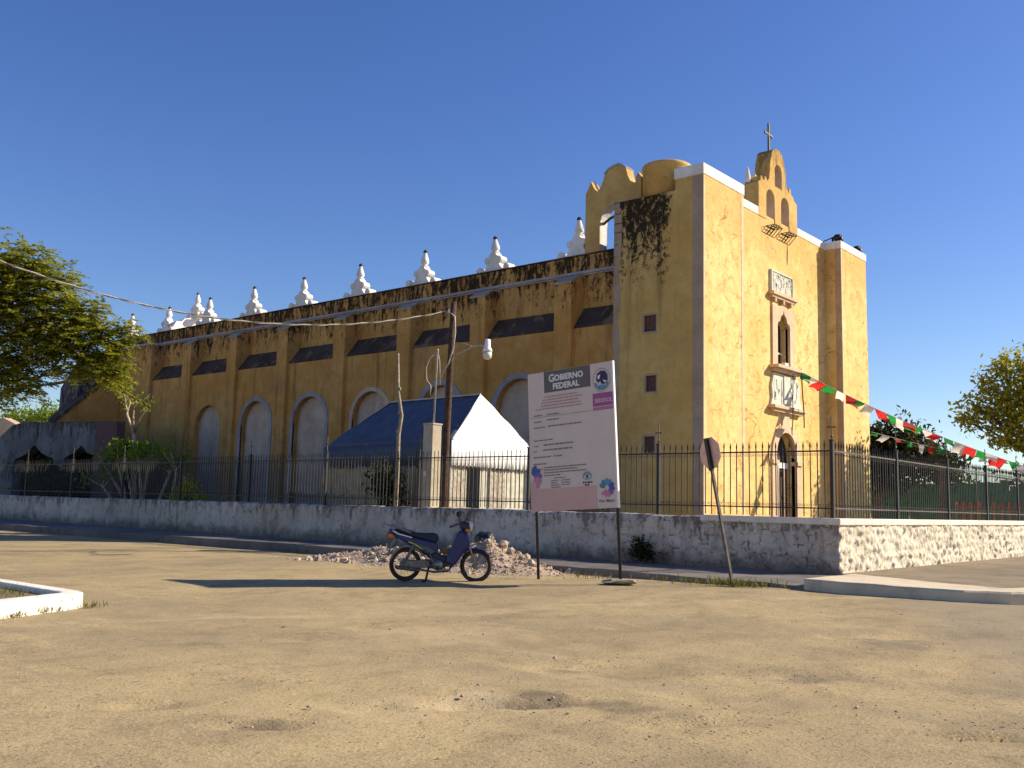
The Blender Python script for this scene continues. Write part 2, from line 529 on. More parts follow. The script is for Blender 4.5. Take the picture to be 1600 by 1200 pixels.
# ground: pale dusty tarmac with worn grey patches and grit
def ground_mat(name, dust, grey, spot, grit=1.0, tracks=None):
    t = NT(name, 0.95, 0.1)
    big = t.rng(t.noise(0.22, 6, 0.62, t.P(1, 1, 1), 0.4), 0.38, 0.66)
    mid = t.rng(t.noise(1.1, 7, 0.66, t.P(0.8, 1.2, 1), 0.5), 0.42, 0.70)
    c = t.mix(big, dust, grey)
    c = t.mix(t.math('MULTIPLY', mid, 0.65), c, tuple(x * 0.66 for x in grey))
    tr = t.rng(t.noise(0.8, 5, 0.6, t.P(2.2, 0.35, 1), 0.6), 0.55, 0.75)
    c = t.mix(t.math('MULTIPLY', tr, 0.5), c, tuple(min(1, x * 1.22) for x in dust))
    g1 = t.noise(34, 5, 0.75)
    g2 = t.voro(46)
    c = t.mix(t.math('MULTIPLY', t.rng(g1, 0.50, 0.64), 0.6 * grit), c, spot)
    c = t.mix(t.math('MULTIPLY', t.rng(t.noise(75, 3, 0.7), 0.56, 0.68), 0.75 * grit), c, tuple(min(1, x * 1.55) for x in dust))
    pit = t.math('MULTIPLY', t.rng(t.noise(13, 7, 0.75), 0.56, 0.64), t.rng(t.noise(0.6, 5, 0.6), 0.42, 0.60))
    c = t.mix(t.math('MULTIPLY', pit, 0.75 * grit), c, tuple(x * 0.42 for x in grey))
    if tracks:
        X, Y, Z = t.xyz()
        wob = t.noise(0.35, 4, 0.55)
        for ca, sa, off, wd, k, colr in tracks:
            v = t.math('ADD', t.math('ADD', t.math('MULTIPLY', X, -sa), t.math('MULTIPLY', Y, ca)), t.math('MULTIPLY', wob, 2.2))
            d = t.math('ABSOLUTE', t.math('SUBTRACT', v, off))
            brk = t.rng(t.noise(1.4, 6, 0.65), 0.34, 0.6)
            c = t.mix(t.math('MULTIPLY', t.math('MULTIPLY', t.rng(d, wd, wd * .35), brk), k), c, colr)
        e = t.math('ADD', t.math('SUBTRACT', t.math('MULTIPLY', X, 0.62), t.math('MULTIPLY', Y, 1.25)), t.math('MULTIPLY', t.noise(0.9, 8, 0.7), 2.6))
        c = t.mix(t.math('MULTIPLY', t.rng(e, 3.7, 5.2), 0.45), c, (0.24, 0.205, 0.155))
        for hx_, hy_, hr, colr, k in ((5.9, 5.15, .75, (0.48, 0.38, 0.235), .6), (5.0, 5.6, .8, (0.45, 0.35, 0.20), .5), (6.25, 5.05, .5, (0.14, 0.11, 0.075), .8), (6.55, 4.35, .45, (0.13, 0.105, 0.075), .6), (7.4, 5.6, .3, (0.14, 0.11, 0.08), .6), (8.6, 8.2, 1.6, (0.44, 0.33, 0.19), .6),
                                      (4.1, 5.7, .25, (0.13, 0.10, 0.07), .6), (11.6, 4.0, .8, (0.16, 0.135, 0.105), .6), (10.2, 10.6, 1.8, (0.43, 0.33, 0.19), .5), (8.8, 3.9, .5, (0.16, 0.13, 0.10), .5)):
            dx = t.math('MULTIPLY', t.math('SUBTRACT', X, hx_), 1 / hr)
            dy = t.math('MULTIPLY', t.math('SUBTRACT', Y, hy_), 1 / hr)
            q = t.math('ADD', t.math('ADD', t.math('MULTIPLY', dx, dx), t.math('MULTIPLY', dy, dy)), t.math('MULTIPLY', t.noise(2.6, 7, 0.68), 2.4))
            c = t.mix(t.math('MULTIPLY', t.rng(q, 1.75, 1.1), k), c, colr)
    b = t.bump(g1, 0.45, 0.02)
    b = t.bump(g2, 0.18, 0.012, b)
    t.bump(t.noise(5, 6, 0.65), 0.28, 0.04, b)
    return t.color(c)
MAT['road'] = ground_mat('dusty_road', (0.415, 0.318, 0.172), (0.315, 0.247, 0.145), (0.12, 0.094, 0.06), 1.05, [(.50, -.866, 14.2, .30, .45, (.30, .235, .145)), (.50, -.866, 15.7, .28, .4, (.30, .235, .145)), (.87, -.5, 14.8, .35, .4, (.50, .39, .23)), (.26, -.966, 9.4, .25, .4, (.27, .22, .14)), (.26, -.966, 10.9, .25, .4, (.27, .22, .14))])
MAT['walk'] = ground_mat('old_pavement', (0.21, 0.185, 0.165), (0.14, 0.125, 0.11), (0.10, 0.085, 0.07), 0.7)
MAT['plaza'] = ground_mat('side_street', (0.27, 0.215, 0.145), (0.21, 0.17, 0.12), (0.16, 0.12, 0.085), 0.6)
MAT['kerb'] = ground_mat('pale_concrete', (0.64, 0.545, 0.39), (0.55, 0.465, 0.34), (0.32, 0.27, 0.2), 0.4)
MAT['soil'] = ground_mat('churchyard_soil', (0.30, 0.23, 0.14), (0.22, 0.18, 0.10), (0.10, 0.08, 0.05), 1.0)
MAT['whitekerb'] = plaster('painted_kerb', (0.82, 0.80, 0.72), (0.74, 0.70, 0.6), (0.5, 0.45, 0.36), None, None, 0.3, 0.72, None, 0.4)

def leaf_mat(name, a, b, c_):
    t = NT(name, 0.6, 0.25)
    f = t.rng(t.noise(1.1, 4, 0.6), 0.35, 0.65)
    g = t.n('ShaderNodeObjectInfo')
    v = t.rng(t.voro(9.0, None, 'F1', 'Color'), 0.2, 0.8)
    col = t.mix(v, t.mix(f, a, b), c_)
    t.color(col)
    tr = t.n('ShaderNodeBsdfTranslucent')
    t.link(col, tr.inputs['Color'])
    mx = t.n('ShaderNodeMixShader')
    mx.inputs[0].default_value = 0.5
    t.t.links.new(t.b.outputs[0], mx.inputs[1])
    t.t.links.new(tr.outputs[0], mx.inputs[2])
    t.t.links.new(mx.outputs[0], t.t.nodes['Material Output'].inputs['Surface'])
    return t.m
MAT['leafL'] = leaf_mat('feathery_leaves', (0.13, 0.19, 0.02), (0.22, 0.26, 0.025), (0.38, 0.35, 0.03))
MAT['leafR'] = leaf_mat('almond_leaves', (0.20, 0.23, 0.025), (0.31, 0.31, 0.03), (0.42, 0.36, 0.035))
MAT['leafD'] = leaf_mat('dark_leaves', (0.025, 0.035, 0.011), (0.042, 0.052, 0.014), (0.06, 0.06, 0.016))
MAT['leafG'] = leaf_mat('bright_leaves', (0.10, 0.18, 0.015), (0.16, 0.24, 0.02), (0.21, 0.27, 0.025))
MAT['leafY'] = leaf_mat('yellow_leaves', (0.45, 0.38, 0.02), (0.55, 0.46, 0.03), (0.4, 0.4, 0.03))
MAT['grass'] = leaf_mat('dry_grass', (0.14, 0.13, 0.03), (0.22, 0.18, 0.06), (0.10, 0.12, 0.02))
MAT['bark'] = plain('bark', (0.16, 0.12, 0.085), 0.9, 0.1, 0, 0.45, 8, 0.6)
MAT['palebark'] = plain('pale_bark', (0.40, 0.33, 0.23), 0.9, 0.1, 0, 0.35, 8, 0.5)

# ------------------------------------------------------------------ ground and pavements
def road_z(x, y):
    return 0.023 * (np.clip(x, 9, 15) - 15) - 0.08 * sstep(7, 12.6, y) - 0.12 * sstep(16.5, 24, y)
def axis(lo_f, hi_f, step, mid_hi, mid_step, far=2500.0):
    a = list(np.arange(lo_f, hi_f, step)) + list(np.arange(hi_f, mid_hi, mid_step))
    s, p = mid_step, mid_hi
    while p < far:
        a.append(p)
        s *= 1.35
        p += s
    s, p = step, lo_f - step
    b = []
    while p > -far:
        b.append(p)
        s *= 1.35
        p -= s
    return np.array(b[::-1] + a)
gx, gy = axis(0.5, 15, 0.07, 62, 0.4), axis(0.5, 16, 0.07, 75, 0.4)
GX, GY = np.meshgrid(gx, gy, indexing='ij')
near = np.exp(-(np.maximum(0, np.hypot(GX, GY) - 18) / 14) ** 2)
GZ = road_z(GX, GY) + near * (0.012 * fbm(GX * 0.55, GY * 0.55, 0, 4, 3) + 0.0035 * fbm(GX * 4.5, GY * 4.5, 0, 3, 8))
for cx, cy, rx, ry, ang, dep in ((5.45, 4.6, .55, .12, -.75, .06), (5.2, 4.85, .5, .28, -.6, .035), (7.15, 5.15, .30, .14, -.5, .035), (4.65, 5.1, .42, .16, -.8, .03),
                                 (3.7, 5.2, .35, .12, -.8, .04), (3.5, 6.2, .3, .13, -.6, .04), (11.3, 3.6, .9, .25, -.7, .05), (6.8, 1.8, .35, .06, -.8, .06),
                                 (5.85, 3.35, .4, .12, -.6, .03), (8.1, 3.5, .5, .2, -.7, .03), (9.6, 6.4, .5, .25, -.6, .025), (6.4, 8.2, .5, .25, -.5, .02)):
    cx, cy, dep = cx * 1.10, cy * 1.10, dep * 1.5
    u = (GX - cx) * math.cos(ang) + (GY - cy) * math.sin(ang)
    v = -(GX - cx) * math.sin(ang) + (GY - cy) * math.cos(ang)
    wob = 1 + 0.5 * fbm(GX * 3, GY * 3, 0, 3, 21)
    q = (u / rx) ** 2 + (v / ry) ** 2
    GZ = GZ - dep * np.exp(-q * wob * 1.2) + dep * 0.35 * np.exp(-((u / rx) ** 2 + ((v - 1.5 * ry) / ry) ** 2) * wob)
nx, ny = len(gx), len(gy)
ii = np.arange(nx * ny).reshape(nx, ny)
quads = np.stack([ii[:-1, :-1], ii[1:, :-1], ii[1:, 1:], ii[:-1, 1:]], -1).reshape(-1, 4)

def np_mesh(name, V, F):
    me = bpy.data.meshes.new(name)
    n = len(F)
    k = F.shape[1]
    me.vertices.add(len(V))
    me.vertices.foreach_set('co', np.ascontiguousarray(V, dtype=np.float32).ravel())
    me.loops.add(n * k)
    me.loops.foreach_set('vertex_index', np.ascontiguousarray(F, dtype=np.int32).ravel())
    me.polygons.add(n)
    me.polygons.foreach_set('loop_start', np.arange(0, n * k, k, dtype=np.int32))
    me.update(calc_edges=True)
    me.validate()
    return me

gme = np_mesh('ground', np.stack([GX, GY, GZ], -1).reshape(-1, 3), quads)
g = obj('ground', gme, MAT['road'], smooth=True)
tag(g, None, None, kind='structure')

def strip(name, outer, inner, zt, depth, mat, n=60, jit=0.012, zi=None):
    """pavement slab between two polylines, with an uneven edge and a real side face"""
    def resample(pl):
        pl = np.array(pl, float)
        s = np.r_[0, np.cumsum(np.hypot(*np.diff(pl, axis=0).T))]
        q = np.linspace(0, s[-1], n)
        return np.stack([np.interp(q, s, pl[:, 0]), np.interp(q, s, pl[:, 1])], -1)
    a, b = resample(outer), resample(inner)
    zt = np.interp(np.linspace(0, 1, n), np.linspace(0, 1, len(zt)), zt) if hasattr(zt, '__len__') else np.full(n, zt)
    rows = []
    a = a + jit * np.stack([fbm(a[:, 0] * 2, a[:, 1] * 2, 1, 3, 5), fbm(a[:, 0] * 2, a[:, 1] * 2, 7, 3, 6)], -1)
    rows.append(np.c_[a, zt - depth])
    rows.append(np.c_[a, zt - 0.035 + jit * fbm(a[:, 0] * 3, a[:, 1] * 3, 0, 3, 2)])
    d = (b - a)
    d /= np.maximum(1e-6, np.linalg.norm(d, axis=1))[:, None]
    rows.append(np.c_[a + d * 0.03, zt + jit * 0.7 * fbm(a[:, 0] * 3, a[:, 1] * 3, 3, 3, 2)])
    for k in np.linspace(0.15, 1, 7):
        p = a + d * 0.03 + (b - a - d * 0.03) * k
        zk = zt if zi is None else zt + (zi - zt) * k
        rows.append(np.c_[p, zk + jit * 0.8 * fbm(p[:, 0] * 1.3, p[:, 1] * 1.3, 3, 3, 4)])
    rows.append(np.c_[b, zt - depth])
    V = np.stack(rows)
    m = len(rows)
    ids = np.arange(m * n).reshape(m, n)
    F = np.stack([ids[:-1, :-1], ids[1:, :-1], ids[1:, 1:], ids[:-1, 1:]], -1).reshape(-1, 4)
    mb = MB()
    mb.add(V.reshape(-1, 3).tolist(), F.tolist())
    o0 = 0
    mb.f.append(tuple(ids[:, 0].tolist()))
    mb.f.append(tuple(ids[::-1, -1].tolist()))
    mb.m += [0, 0]
    o = obj(name, mb, mat)
    return tag(o, None, None, kind='structure')

XW, YW = 20.61, 8.24
strip('pavement', [(17.2, 75), (17.5, 45), (17.9, 31), (18.25, 24), (17.75, 15), (17.25, 11), (17.0, 7.4)], [(20.9, 75), (20.9, 45), (20.9, 31), (20.9, 24), (20.9, 15), (20.9, 11), (20.9, 7.4)], [0.06, 0.06, 0.06, 0.055, 0.05, 0.065], 0.5, MAT['walk'], 150, 0.02)
strip('kerb_band', [(16.98, 7.45), (16.80, 6.6), (16.78, 5.6), (16.95, 4.7), (17.25, 4.05), (17.9, 3.5), (22, 3.2), (48, 3.0)], [(20.7, 7.95), (20.2, 6.9), (19.7, 5.6), (19.4, 4.9), (19.5, 4.65), (20.0, 4.5), (23, 4.4), (48, 4.2)], 0.20, 0.4, MAT['kerb'], 200, 0.01, 0.11)
pz = MB()
pz.prism([(20.7, 8.6), (20.62, 7.9), (20.1, 6.9), (19.6, 5.6), (19.3, 4.9), (19.4, 4.6), (23, 4.3), (90, 4.1), (90, 8.6)], 'z', -0.1, 0.098)
tag(obj('side_pavement', pz, MAT['plaza']), None, None, kind='structure')
yd = MB()
yd.prism([(20.95, 8.55), (95, 8.55), (95, 110), (20.95, 110)], 'z', -0.2, 0.35)
tag(obj('churchyard', yd, MAT['soil']), None, None, kind='structure')

# planted traffic island with a painted kerb, left edge of the street
io = [(6.66, 13.74), (6.80, 13.86), (6.86, 14.1), (6.80, 16.6), (6.5, 24), (0, 24), (0, 10.65), (5.43, 13.18)]
ii_ = [(6.46, 13.92), (6.54, 14.0), (6.58, 14.15), (6.56, 16.2), (6.25, 23.7), (.3, 23.7), (.3, 11.1), (5.35, 13.46)]
mb = MB()
k = len(io)
mb.add([(x, y, -0.5) for x, y in io] + [(x, y, 0.0) for x, y in io] + [(x, y, 0.0) for x, y in ii_] + [(x, y, -0.3) for x, y in ii_],
       [(a * k + i, a * k + (i + 1) % k, (a + 1) * k + (i + 1) % k, (a + 1) * k + i) for a in range(3) for i in range(k)])
isl = tag(obj('island_kerb', mb, MAT['whitekerb'], bevel=0.025), None, None, kind='structure')
mb = MB()
mb.prism(ii_, 'z', -0.4, -0.085)
tag(obj('island_soil', mb, MAT['soil']), None, None, kind='structure')

# ------------------------------------------------------------------ the church
church = thing('church', 'long yellow church with a flat belfry front, black-stained nave wall and white roof finials', 'church', (41.2, 42.0, 0.3))
XT, YS = 32.57, 18.23
def cpart(name, mb, mat, bevel=0.0, parent=None, smooth=False):
    return obj(name, mb, mat, parent or church, True, smooth, bevel)

# towers
lt = cpart('tower', MB().prism([(YS, 0.2), (YS, 14.93), (19.50, 14.93), (19.50, 14.10), (22.44, 14.12), (22.44, 0.2)], 'x', XT, 36.0), [MAT['tower']])
wins = [(20.30, 21.02, 8.38, 9.20), (20.28, 20.92, 5.94, 6.74), (20.34, 20.98, 3.50, 4.30)]
cut(lt, [MB().box(XT - 0.3, XT + 0.32, a, b, c, d) for a, b, c, d in wins])
# front skin of the tower gets the facade tone, same paint lightened as sunlit
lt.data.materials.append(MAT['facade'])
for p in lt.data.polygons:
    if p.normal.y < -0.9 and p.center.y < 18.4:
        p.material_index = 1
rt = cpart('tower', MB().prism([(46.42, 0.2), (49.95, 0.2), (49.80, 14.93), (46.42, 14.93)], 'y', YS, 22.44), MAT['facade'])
def cap(parent, x0, x1, y0, y1, z0, z1):
    o = cpart('cap', MB().box(x0, x1, y0, y1, z0, z1), MAT['white'], 0.02, parent)
    return o
cap(lt, XT - 0.025, 36.03, YS - 0.025, 19.54, 14.54, 14.99)
cap(rt, 46.39, 49.86, YS - 0.025, 22.47, 14.60, 14.99)
for (a, b, c, d) in wins:
    wp = MB()
    f = 0.075
    wp.box(XT + 0.02, XT + 0.12, a, a + f, c, d).box(XT + 0.02, XT + 0.12, b - f, b, c, d)
    wp.box(XT + 0.02, XT + 0.12, a + f, b - f, c, c + f).box(XT + 0.02, XT + 0.12, a + f, b - f, d - f, d)
    wo = cpart('window', wp, MAT['quoin'], 0, lt)
    m_ = (a + b) / 2
    for s0, s1, off in ((a + f, m_ - 0.01, 0.10), (m_ + 0.01, b - f, 0.135)):
        cpart('shutter', MB().box(XT + off, XT + off + 0.04, s0, s1, c + f, d - f).box(XT + off - 0.015, XT + off, s0 + 0.05, s1 - 0.05, c + f + 0.12, (c + d) / 2 - 0.04).box(XT + off - 0.015, XT + off, s0 + 0.05, s1 - 0.05, (c + d) / 2 + 0.04, d - f - 0.12), MAT['wood'], 0, lt)
# corner strips
def strips(par, boxes, m_='quoin'):
    for b in boxes:
        cpart('corner_strip', MB().box(*b), MAT[m_], 0.006, par)
strips(lt, [(XT - 0.012, XT + 0.1, YS + 0.02, YS + 0.46, 0.2, 14.50)])
strips(lt, [(XT + 0.01, XT + 0.13, YS - 0.012, YS + 0.1, 0.2, 14.52), (35.74, 35.95, YS - 0.012, YS + 0.1, 0.2, 14.52)], 'edge')
strips(rt, [(46.408, 46.6, YS + 0.02, YS + 0.30, 0.2, 14.58)])
strips(rt, [(46.43, 46.54, YS - 0.012, YS + 0.1, 0.2, 14.58)], 'edge')
z = 0.3
r2 = random.Random(4)
while z < 14.0:
    h = r2.uniform(0.28, 0.62)
    wd = r2.uniform(0.24, 0.40)
    cpart('quoin_stone', MB().box(XT - r2.uniform(0.012, 0.035), XT + 0.1, 22.44 - wd, 22.43, z, min(z + h - 0.03, 14.08)), MAT['quoin'], 0.02, lt)
    z += h
# centre wall of the front with its door, window and niches
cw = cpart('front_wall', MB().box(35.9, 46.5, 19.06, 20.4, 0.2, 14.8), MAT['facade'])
CX = 41.45
ogee = [(40.72, 7.95), (40.72, 9.85), (40.78, 10.0), (40.98, 10.06), (41.10, 10.30), (41.30, 10.42), (41.38, 10.62), (41.46, 10.42), (41.66, 10.30), (41.78, 10.06), (41.98, 10.0), (42.04, 9.85), (42.04, 7.95)]
dp = [(40.55, 0.1), (40.55, 3.85)] + [(41.6 - 1.05 * math.cos(a) , 3.85 + 1.12 * math.sin(a) ** 0.92) for a in np.linspace(0.12, math.pi - 0.12, 15)] + [(42.65, 3.85), (42.65, 0.1)]
cut(cw, [MB().prism(ogee, 'y', 18.8, 19.50), MB().prism(dp, 'y', 18.8, 19.56)])
cap(cw, 36.0, 39.02, 19.035, 20.43, 14.62, 15.0)
cap(cw, 43.13, 46.40, 19.035, 20.43, 14.62, 15.0)
cpart('crack', MB().prism([(42.0, 12.9), (42.06, 13.5), (42.0, 13.9), (41.97, 13.5), (41.95, 13.1)], 'y', 19.045, 19.07), MAT['ledge'], 0, cw)
# carved panel under the belfry
pn = MB().box(40.08, 42.42, 18.99, 19.1, 11.32, 12.36)
cp_ = cpart('carved_panel', pn, MAT['carved'], 0.02, cw)
rel = MB()
r3 = random.Random(12)
for k in range(46):
    x = r3.uniform(40.2, 42.3)
    z = r3.uniform(11.42, 12.26)
    rel.box(x - r3.uniform(.03, .1), x + r3.uniform(.03, .1), 18.972, 19.0, z - r3.uniform(.04, .14), z + r3.uniform(.04, .14))
rel.box(40.1, 40.2, 18.94, 19.0, 11.34, 12.34).box(42.3, 42.4, 18.94, 19.0, 11.34, 12.34).box(40.2, 42.3, 18.94, 19.0, 12.26, 12.34)
cpart('relief', rel, MAT['carved'], 0.012, cw)
lg = MB().box(39.95, 42.58, 18.78, 19.1, 11.16, 11.31).box(40.05, 42.48, 18.86, 19.1, 11.04, 11.16)
for x in (40.4, 41.25, 42.1):
    lg.box(x - .08, x + .08, 18.88, 19.1, 10.86, 11.04)
cpart('panel_ledge', lg, MAT['stone'], 0.01, cw)
# window surround
def ring2d(outer, inner, y0, y1):
    """closed band between two outlines with the same number of points (in x, z)"""
    n = len(outer)
    mb = MB()
    V = [(x, y0, z) for x, z in outer] + [(x, y0, z) for x, z in inner] + [(x, y1, z) for x, z in outer] + [(x, y1, z) for x, z in inner]
    F = []
    for i in range(n - 1):
        F += [(i, i + 1, n + i + 1, n + i), (2 * n + i, 3 * n + i, 3 * n + i + 1, 2 * n + i + 1), (i, 2 * n + i, 2 * n + i + 1, i + 1), (n + i, n + i + 1, 3 * n + i + 1, 3 * n + i)]
    F += [(0, n, 3 * n, 2 * n), (n - 1, 3 * n - 1, 4 * n - 1, 2 * n - 1)]
    return mb.add(V, F)
oo = [(40.22, 7.95), (40.22, 9.6), (40.22, 10.2), (40.22, 10.72), (40.5, 10.74), (40.9, 10.76), (41.38, 10.80), (41.86, 10.76), (42.26, 10.74), (42.54, 10.72), (42.54, 10.2), (42.54, 9.6), (42.54, 7.95)]
cpart('window_surround', ring2d(oo, ogee, 18.97, 19.2), MAT['stone'], 0, cw)
wl = cpart('window', MB().prism(ogee, 'y', 19.46, 19.52), MAT['darkwood'], 0, cw)
cpart('shutter', MB().box(40.74, 40.80, 19.08, 19.45, 7.98, 9.8), MAT['wood'], 0, cw)
cpart('shutter', MB().box(41.1, 41.62, 19.39, 19.43, 8.0, 9.55), MAT['quoin'], 0, cw)
cpart('window_bar', MB().box(40.82, 42.02, 19.33, 19.36, 8.62, 8.70).box(40.98, 41.03, 19.2, 19.25, 7.96, 9.95), MAT['white'], 0, cw)
cpart('window_sill', MB().box(39.98, 42.86, 18.60, 19.1, 7.80, 7.94).box(40.12, 42.72, 18.75, 19.1, 7.66, 7.80), MAT['stone'], 0.012, cw)
cpart('lamp_box', MB().box(41.0, 41.35, 18.75, 18.98, 7.945, 8.12), MAT['white'], 0.01, cw)
# coat-of-arms panel above the door
pp = [(40.25, 7.62), (40.02, 7.0), (40.1, 6.5), (39.95, 6.14), (43.22, 6.14), (43.0, 6.6), (43.05, 7.1), (42.75, 7.62)]
cpart('carved_panel', MB().prism(pp, 'y', 18.95, 19.1), MAT['carved'], 0.03, cw)
rel = MB()
for k in range(40):
    x = r3.uniform(40.3, 42.8)
    z = r3.uniform(6.3, 7.5)
    if abs(x - 41.55) > 0.42:
        rel.box(x - r3.uniform(.03, .09), x + r3.uniform(.03, .09), 18.925, 18.96, z - r3.uniform(.05, .2), z + r3.uniform(.05, .2))
rel.box(41.2, 41.9, 18.90, 18.96, 6.25, 7.55)
cpart('relief', rel, MAT['carved'], 0.015, cw)
cpart('panel_ledge', MB().box(39.85, 43.32, 18.72, 19.1, 5.98, 6.12).box(40.0, 43.15, 18.84, 19.1, 5.84, 5.98), MAT['stone'], 0.012, cw)
cpart('panel_ledge', MB().box(41.2, 41.95, 18.99, 19.1, 5.05, 5.84), MAT['stone'], 0.02, cw)
# doorway
od = [(40.1, 0.3), (40.1, 3.85)] + [(41.6 - 1.48 * math.cos(a), 3.85 + 1.5 * math.sin(a) ** 0.95) for a in np.linspace(0.1, math.pi - 0.1, 15)] + [(43.1, 3.85), (43.1, 0.3)]
cpart('door_surround', ring2d(od, dp[:1] + dp[1:-1] + dp[-1:], 18.98, 19.25), MAT['stone'], 0, cw)
cpart('impost', MB().box(40.02, 40.62, 18.90, 19.3, 3.50, 3.68), MAT['stone'], 0.01, cw)
cpart('impost', MB().box(42.58, 43.2, 18.90, 19.3, 3.50, 3.68), MAT['stone'], 0.01, cw)
dr = MB().prism(dp, 'y', 19.50, 19.57)
do = cpart('door', dr, MAT['darkwood'], 0, cw)
dl = MB()
for x in (40.7, 41.15, 41.68, 42.14):
    for z0, z1 in ((0.6, 1.9), (2.1, 3.3)):
        dl.box(x, x + .36, 19.47, 19.51, z0, z1)
cpart('door_panel', dl, MAT['wood'], 0.01, cw)
cpart('transom', MB().box(40.6, 42.6, 19.38, 19.50, 3.36, 3.62), MAT['white'], 0.01, cw)
cpart('door_post', MB().box(41.30, 41.44, 19.30, 19.37, 0.3, 3.5), MAT['niche'], 0.01, cw)
cpart('door_post', MB().box(41.98, 42.07, 19.32, 19.37, 0.3, 3.36), MAT['niche'], 0.01, cw)
cpart('flag_cord', MB().tube([(41.45, 18.58, 7.66), (41.42, 18.6, 6.6), (41.46, 18.62, 5.6), (41.5, 18.7, 4.9)], 0.022, 6), MAT['iron'], 0, cw)
cpart('flag_cord', MB().tube([(42.3, 18.56, 7.8), (42.36, 18.55, 6.9), (42.5, 18.55, 6.0), (42.62, 18.6, 5.25)], 0.03, 6), MAT['darkwood'], 0, cw)

# bell gable
bgp = [(39.02, 14.6), (39.02, 16.18), (39.22, 16.28), (39.26, 16.52), (39.40, 16.56), (39.46, 16.40), (39.62, 16.40), (39.68, 16.62), (39.84, 16.60), (39.92, 16.45), (40.10, 16.62), (40.20, 17.05), (40.24, 17.45), (40.36, 17.75), (40.42, 17.98),
       (40.62, 18.16), (40.9, 18.28), (41.25, 18.26), (41.5, 18.14), (41.72, 17.95), (41.78, 17.7), (41.9, 17.4), (41.94, 17.0), (42.02, 16.66), (42.2, 16.48), (42.28, 16.72), (42.42, 16.74), (42.50, 16.46), (42.72, 16.40), (42.78, 16.26), (43.13, 16.12), (43.13, 14.6)]
bgl = cpart('bell_gable', MB().prism(bgp, 'y', 19.03, 19.80), MAT['gable'])
cut(bgl, [MB().prism(arch(40.24, 0.42, 15.68, 14.37), 'y', 18.5, 20.3), MB().prism(arch(41.78, 0.42, 15.68, 14.37), 'y', 18.5, 20.3),
          MB().prism(arch(41.08, 0.36, 17.15, 16.42), 'y', 18.5, 20.3)])
bgl.data.materials.append(MAT['niche'])
for p in bgl.data.polygons:
    cx_, cz_ = p.center.x, p.center.z
    if abs(p.normal.y) < .3 and ((abs(cx_ - 40.24) < .45 and cz_ < 16.15) or (abs(cx_ - 41.78) < .45 and cz_ < 16.15) or (abs(cx_ - 41.08) < .39 and 16.4 < cz_ < 17.55)):
        p.material_index = 1
for xc, zc, h in ((39.12, 16.3, 0.75), (39.75, 16.62, 0.4), (42.35, 16.74, 0.3), (43.0, 16.2, 0.32)):
    cpart('pinnacle', MB().lathe([(0.14, 0), (0.16, h * .3), (0.11, h * .55), (0.05, h * .9), (0.01, h)], (xc, 19.6, zc - 0.05), 8), MAT['white'], 0, bgl)
for xc in (40.24, 41.78):
    ir = MB()
    for y in (18.66, 18.85, 19.03):
        ir.tube([(xc - .42, y, 14.30), (xc + .42, y, 14.30)], 0.022, 6)
    for x in (-.42, -.14, .14, .42):
        ir.tube([(xc + x, 18.66, 14.30), (xc + x, 19.05, 14.30)], 0.02, 6)
        ir.tube([(xc + x, 18.66, 14.30), (xc + x, 19.05, 13.92)], 0.018, 6)
    ir.tube([(xc - .42, 18.66, 14.30), (xc - .42, 18.66, 14.5), (xc - .1, 18.8, 14.52)], 0.016, 6)
    cpart('bell_bracket', ir, MAT['iron'], 0, bgl)
    cpart('bell', MB().lathe([(0.26, 0), (0.22, .08), (0.16, .2), (0.12, .32), (0.04, .38)], (xc, 19.35, 14.42), 12), MAT['bronze'], 0, bgl, True)
cr = MB()
cr.box(40.87, 40.95, 19.38, 19.46, 18.2, 19.62).box(40.55, 41.27, 19.385, 19.455, 19.03, 19.11)
for a, b in ((40.55, 19.07), (41.27, 19.07)):
    cr.lathe([(0.07, -.03), (0.09, 0), (0.07, .03)], (a, 19.42, b), 8, 'y')
for sx in (-1, 1):
    for sz in (-1, 1):
        cr.tube([(40.91 + sx * .06, 19.42, 19.07 + sz * .06), (40.91 + sx * .2, 19.42, 19.07 + sz * .2)], 0.02, 5)
cr.tube([(40.95, 19.42, 18.3), (41.05, 19.42, 18.6), (41.0, 19.42, 18.95)], 0.02, 5)
cpart('cross', cr, MAT['bronze'], 0, bgl)

# round stair turret on the tower roof
tu = MB().lathe([(1.0, 13.9), (1.0, 15.42), (1.03, 15.45), (1.03, 15.56), (0.97, 15.60), (0.4, 15.62), (0.05, 15.62)], (33.66, 20.55, 0), 40)
cpart('stair_turret', tu, MAT['gable'], 0, None, True)
t_ = church.children[-1]
e_ = t_.modifiers.new('split', 'EDGE_SPLIT')
e_.split_angle = math.radians(35)
# floodlights on the right tower
for x, y in ((46.72, 18.5), (49.4, 18.55)):
    fl = MB().lathe([(0.14, -.16), (0.2, .05), (0.23, .14), (0.2, .16)], (x, y, 15.24), 14, 'x')
    fl.box(x - .1, x + .1, y - .26, y - .22, 14.98, 15.3).box(x - .1, x + .1, y + .22, y + .26, 14.98, 15.3)
    cpart('floodlight', fl, MAT['black'], 0, None, True)
cpart('floodlight_cable', MB().tube([(46.5, 18.55, 15.25), (46.42, 18.9, 15.12), (46.4, 19.4, 15.0), (46.36, 19.6, 14.5)], 0.03, 6), MAT['black'])

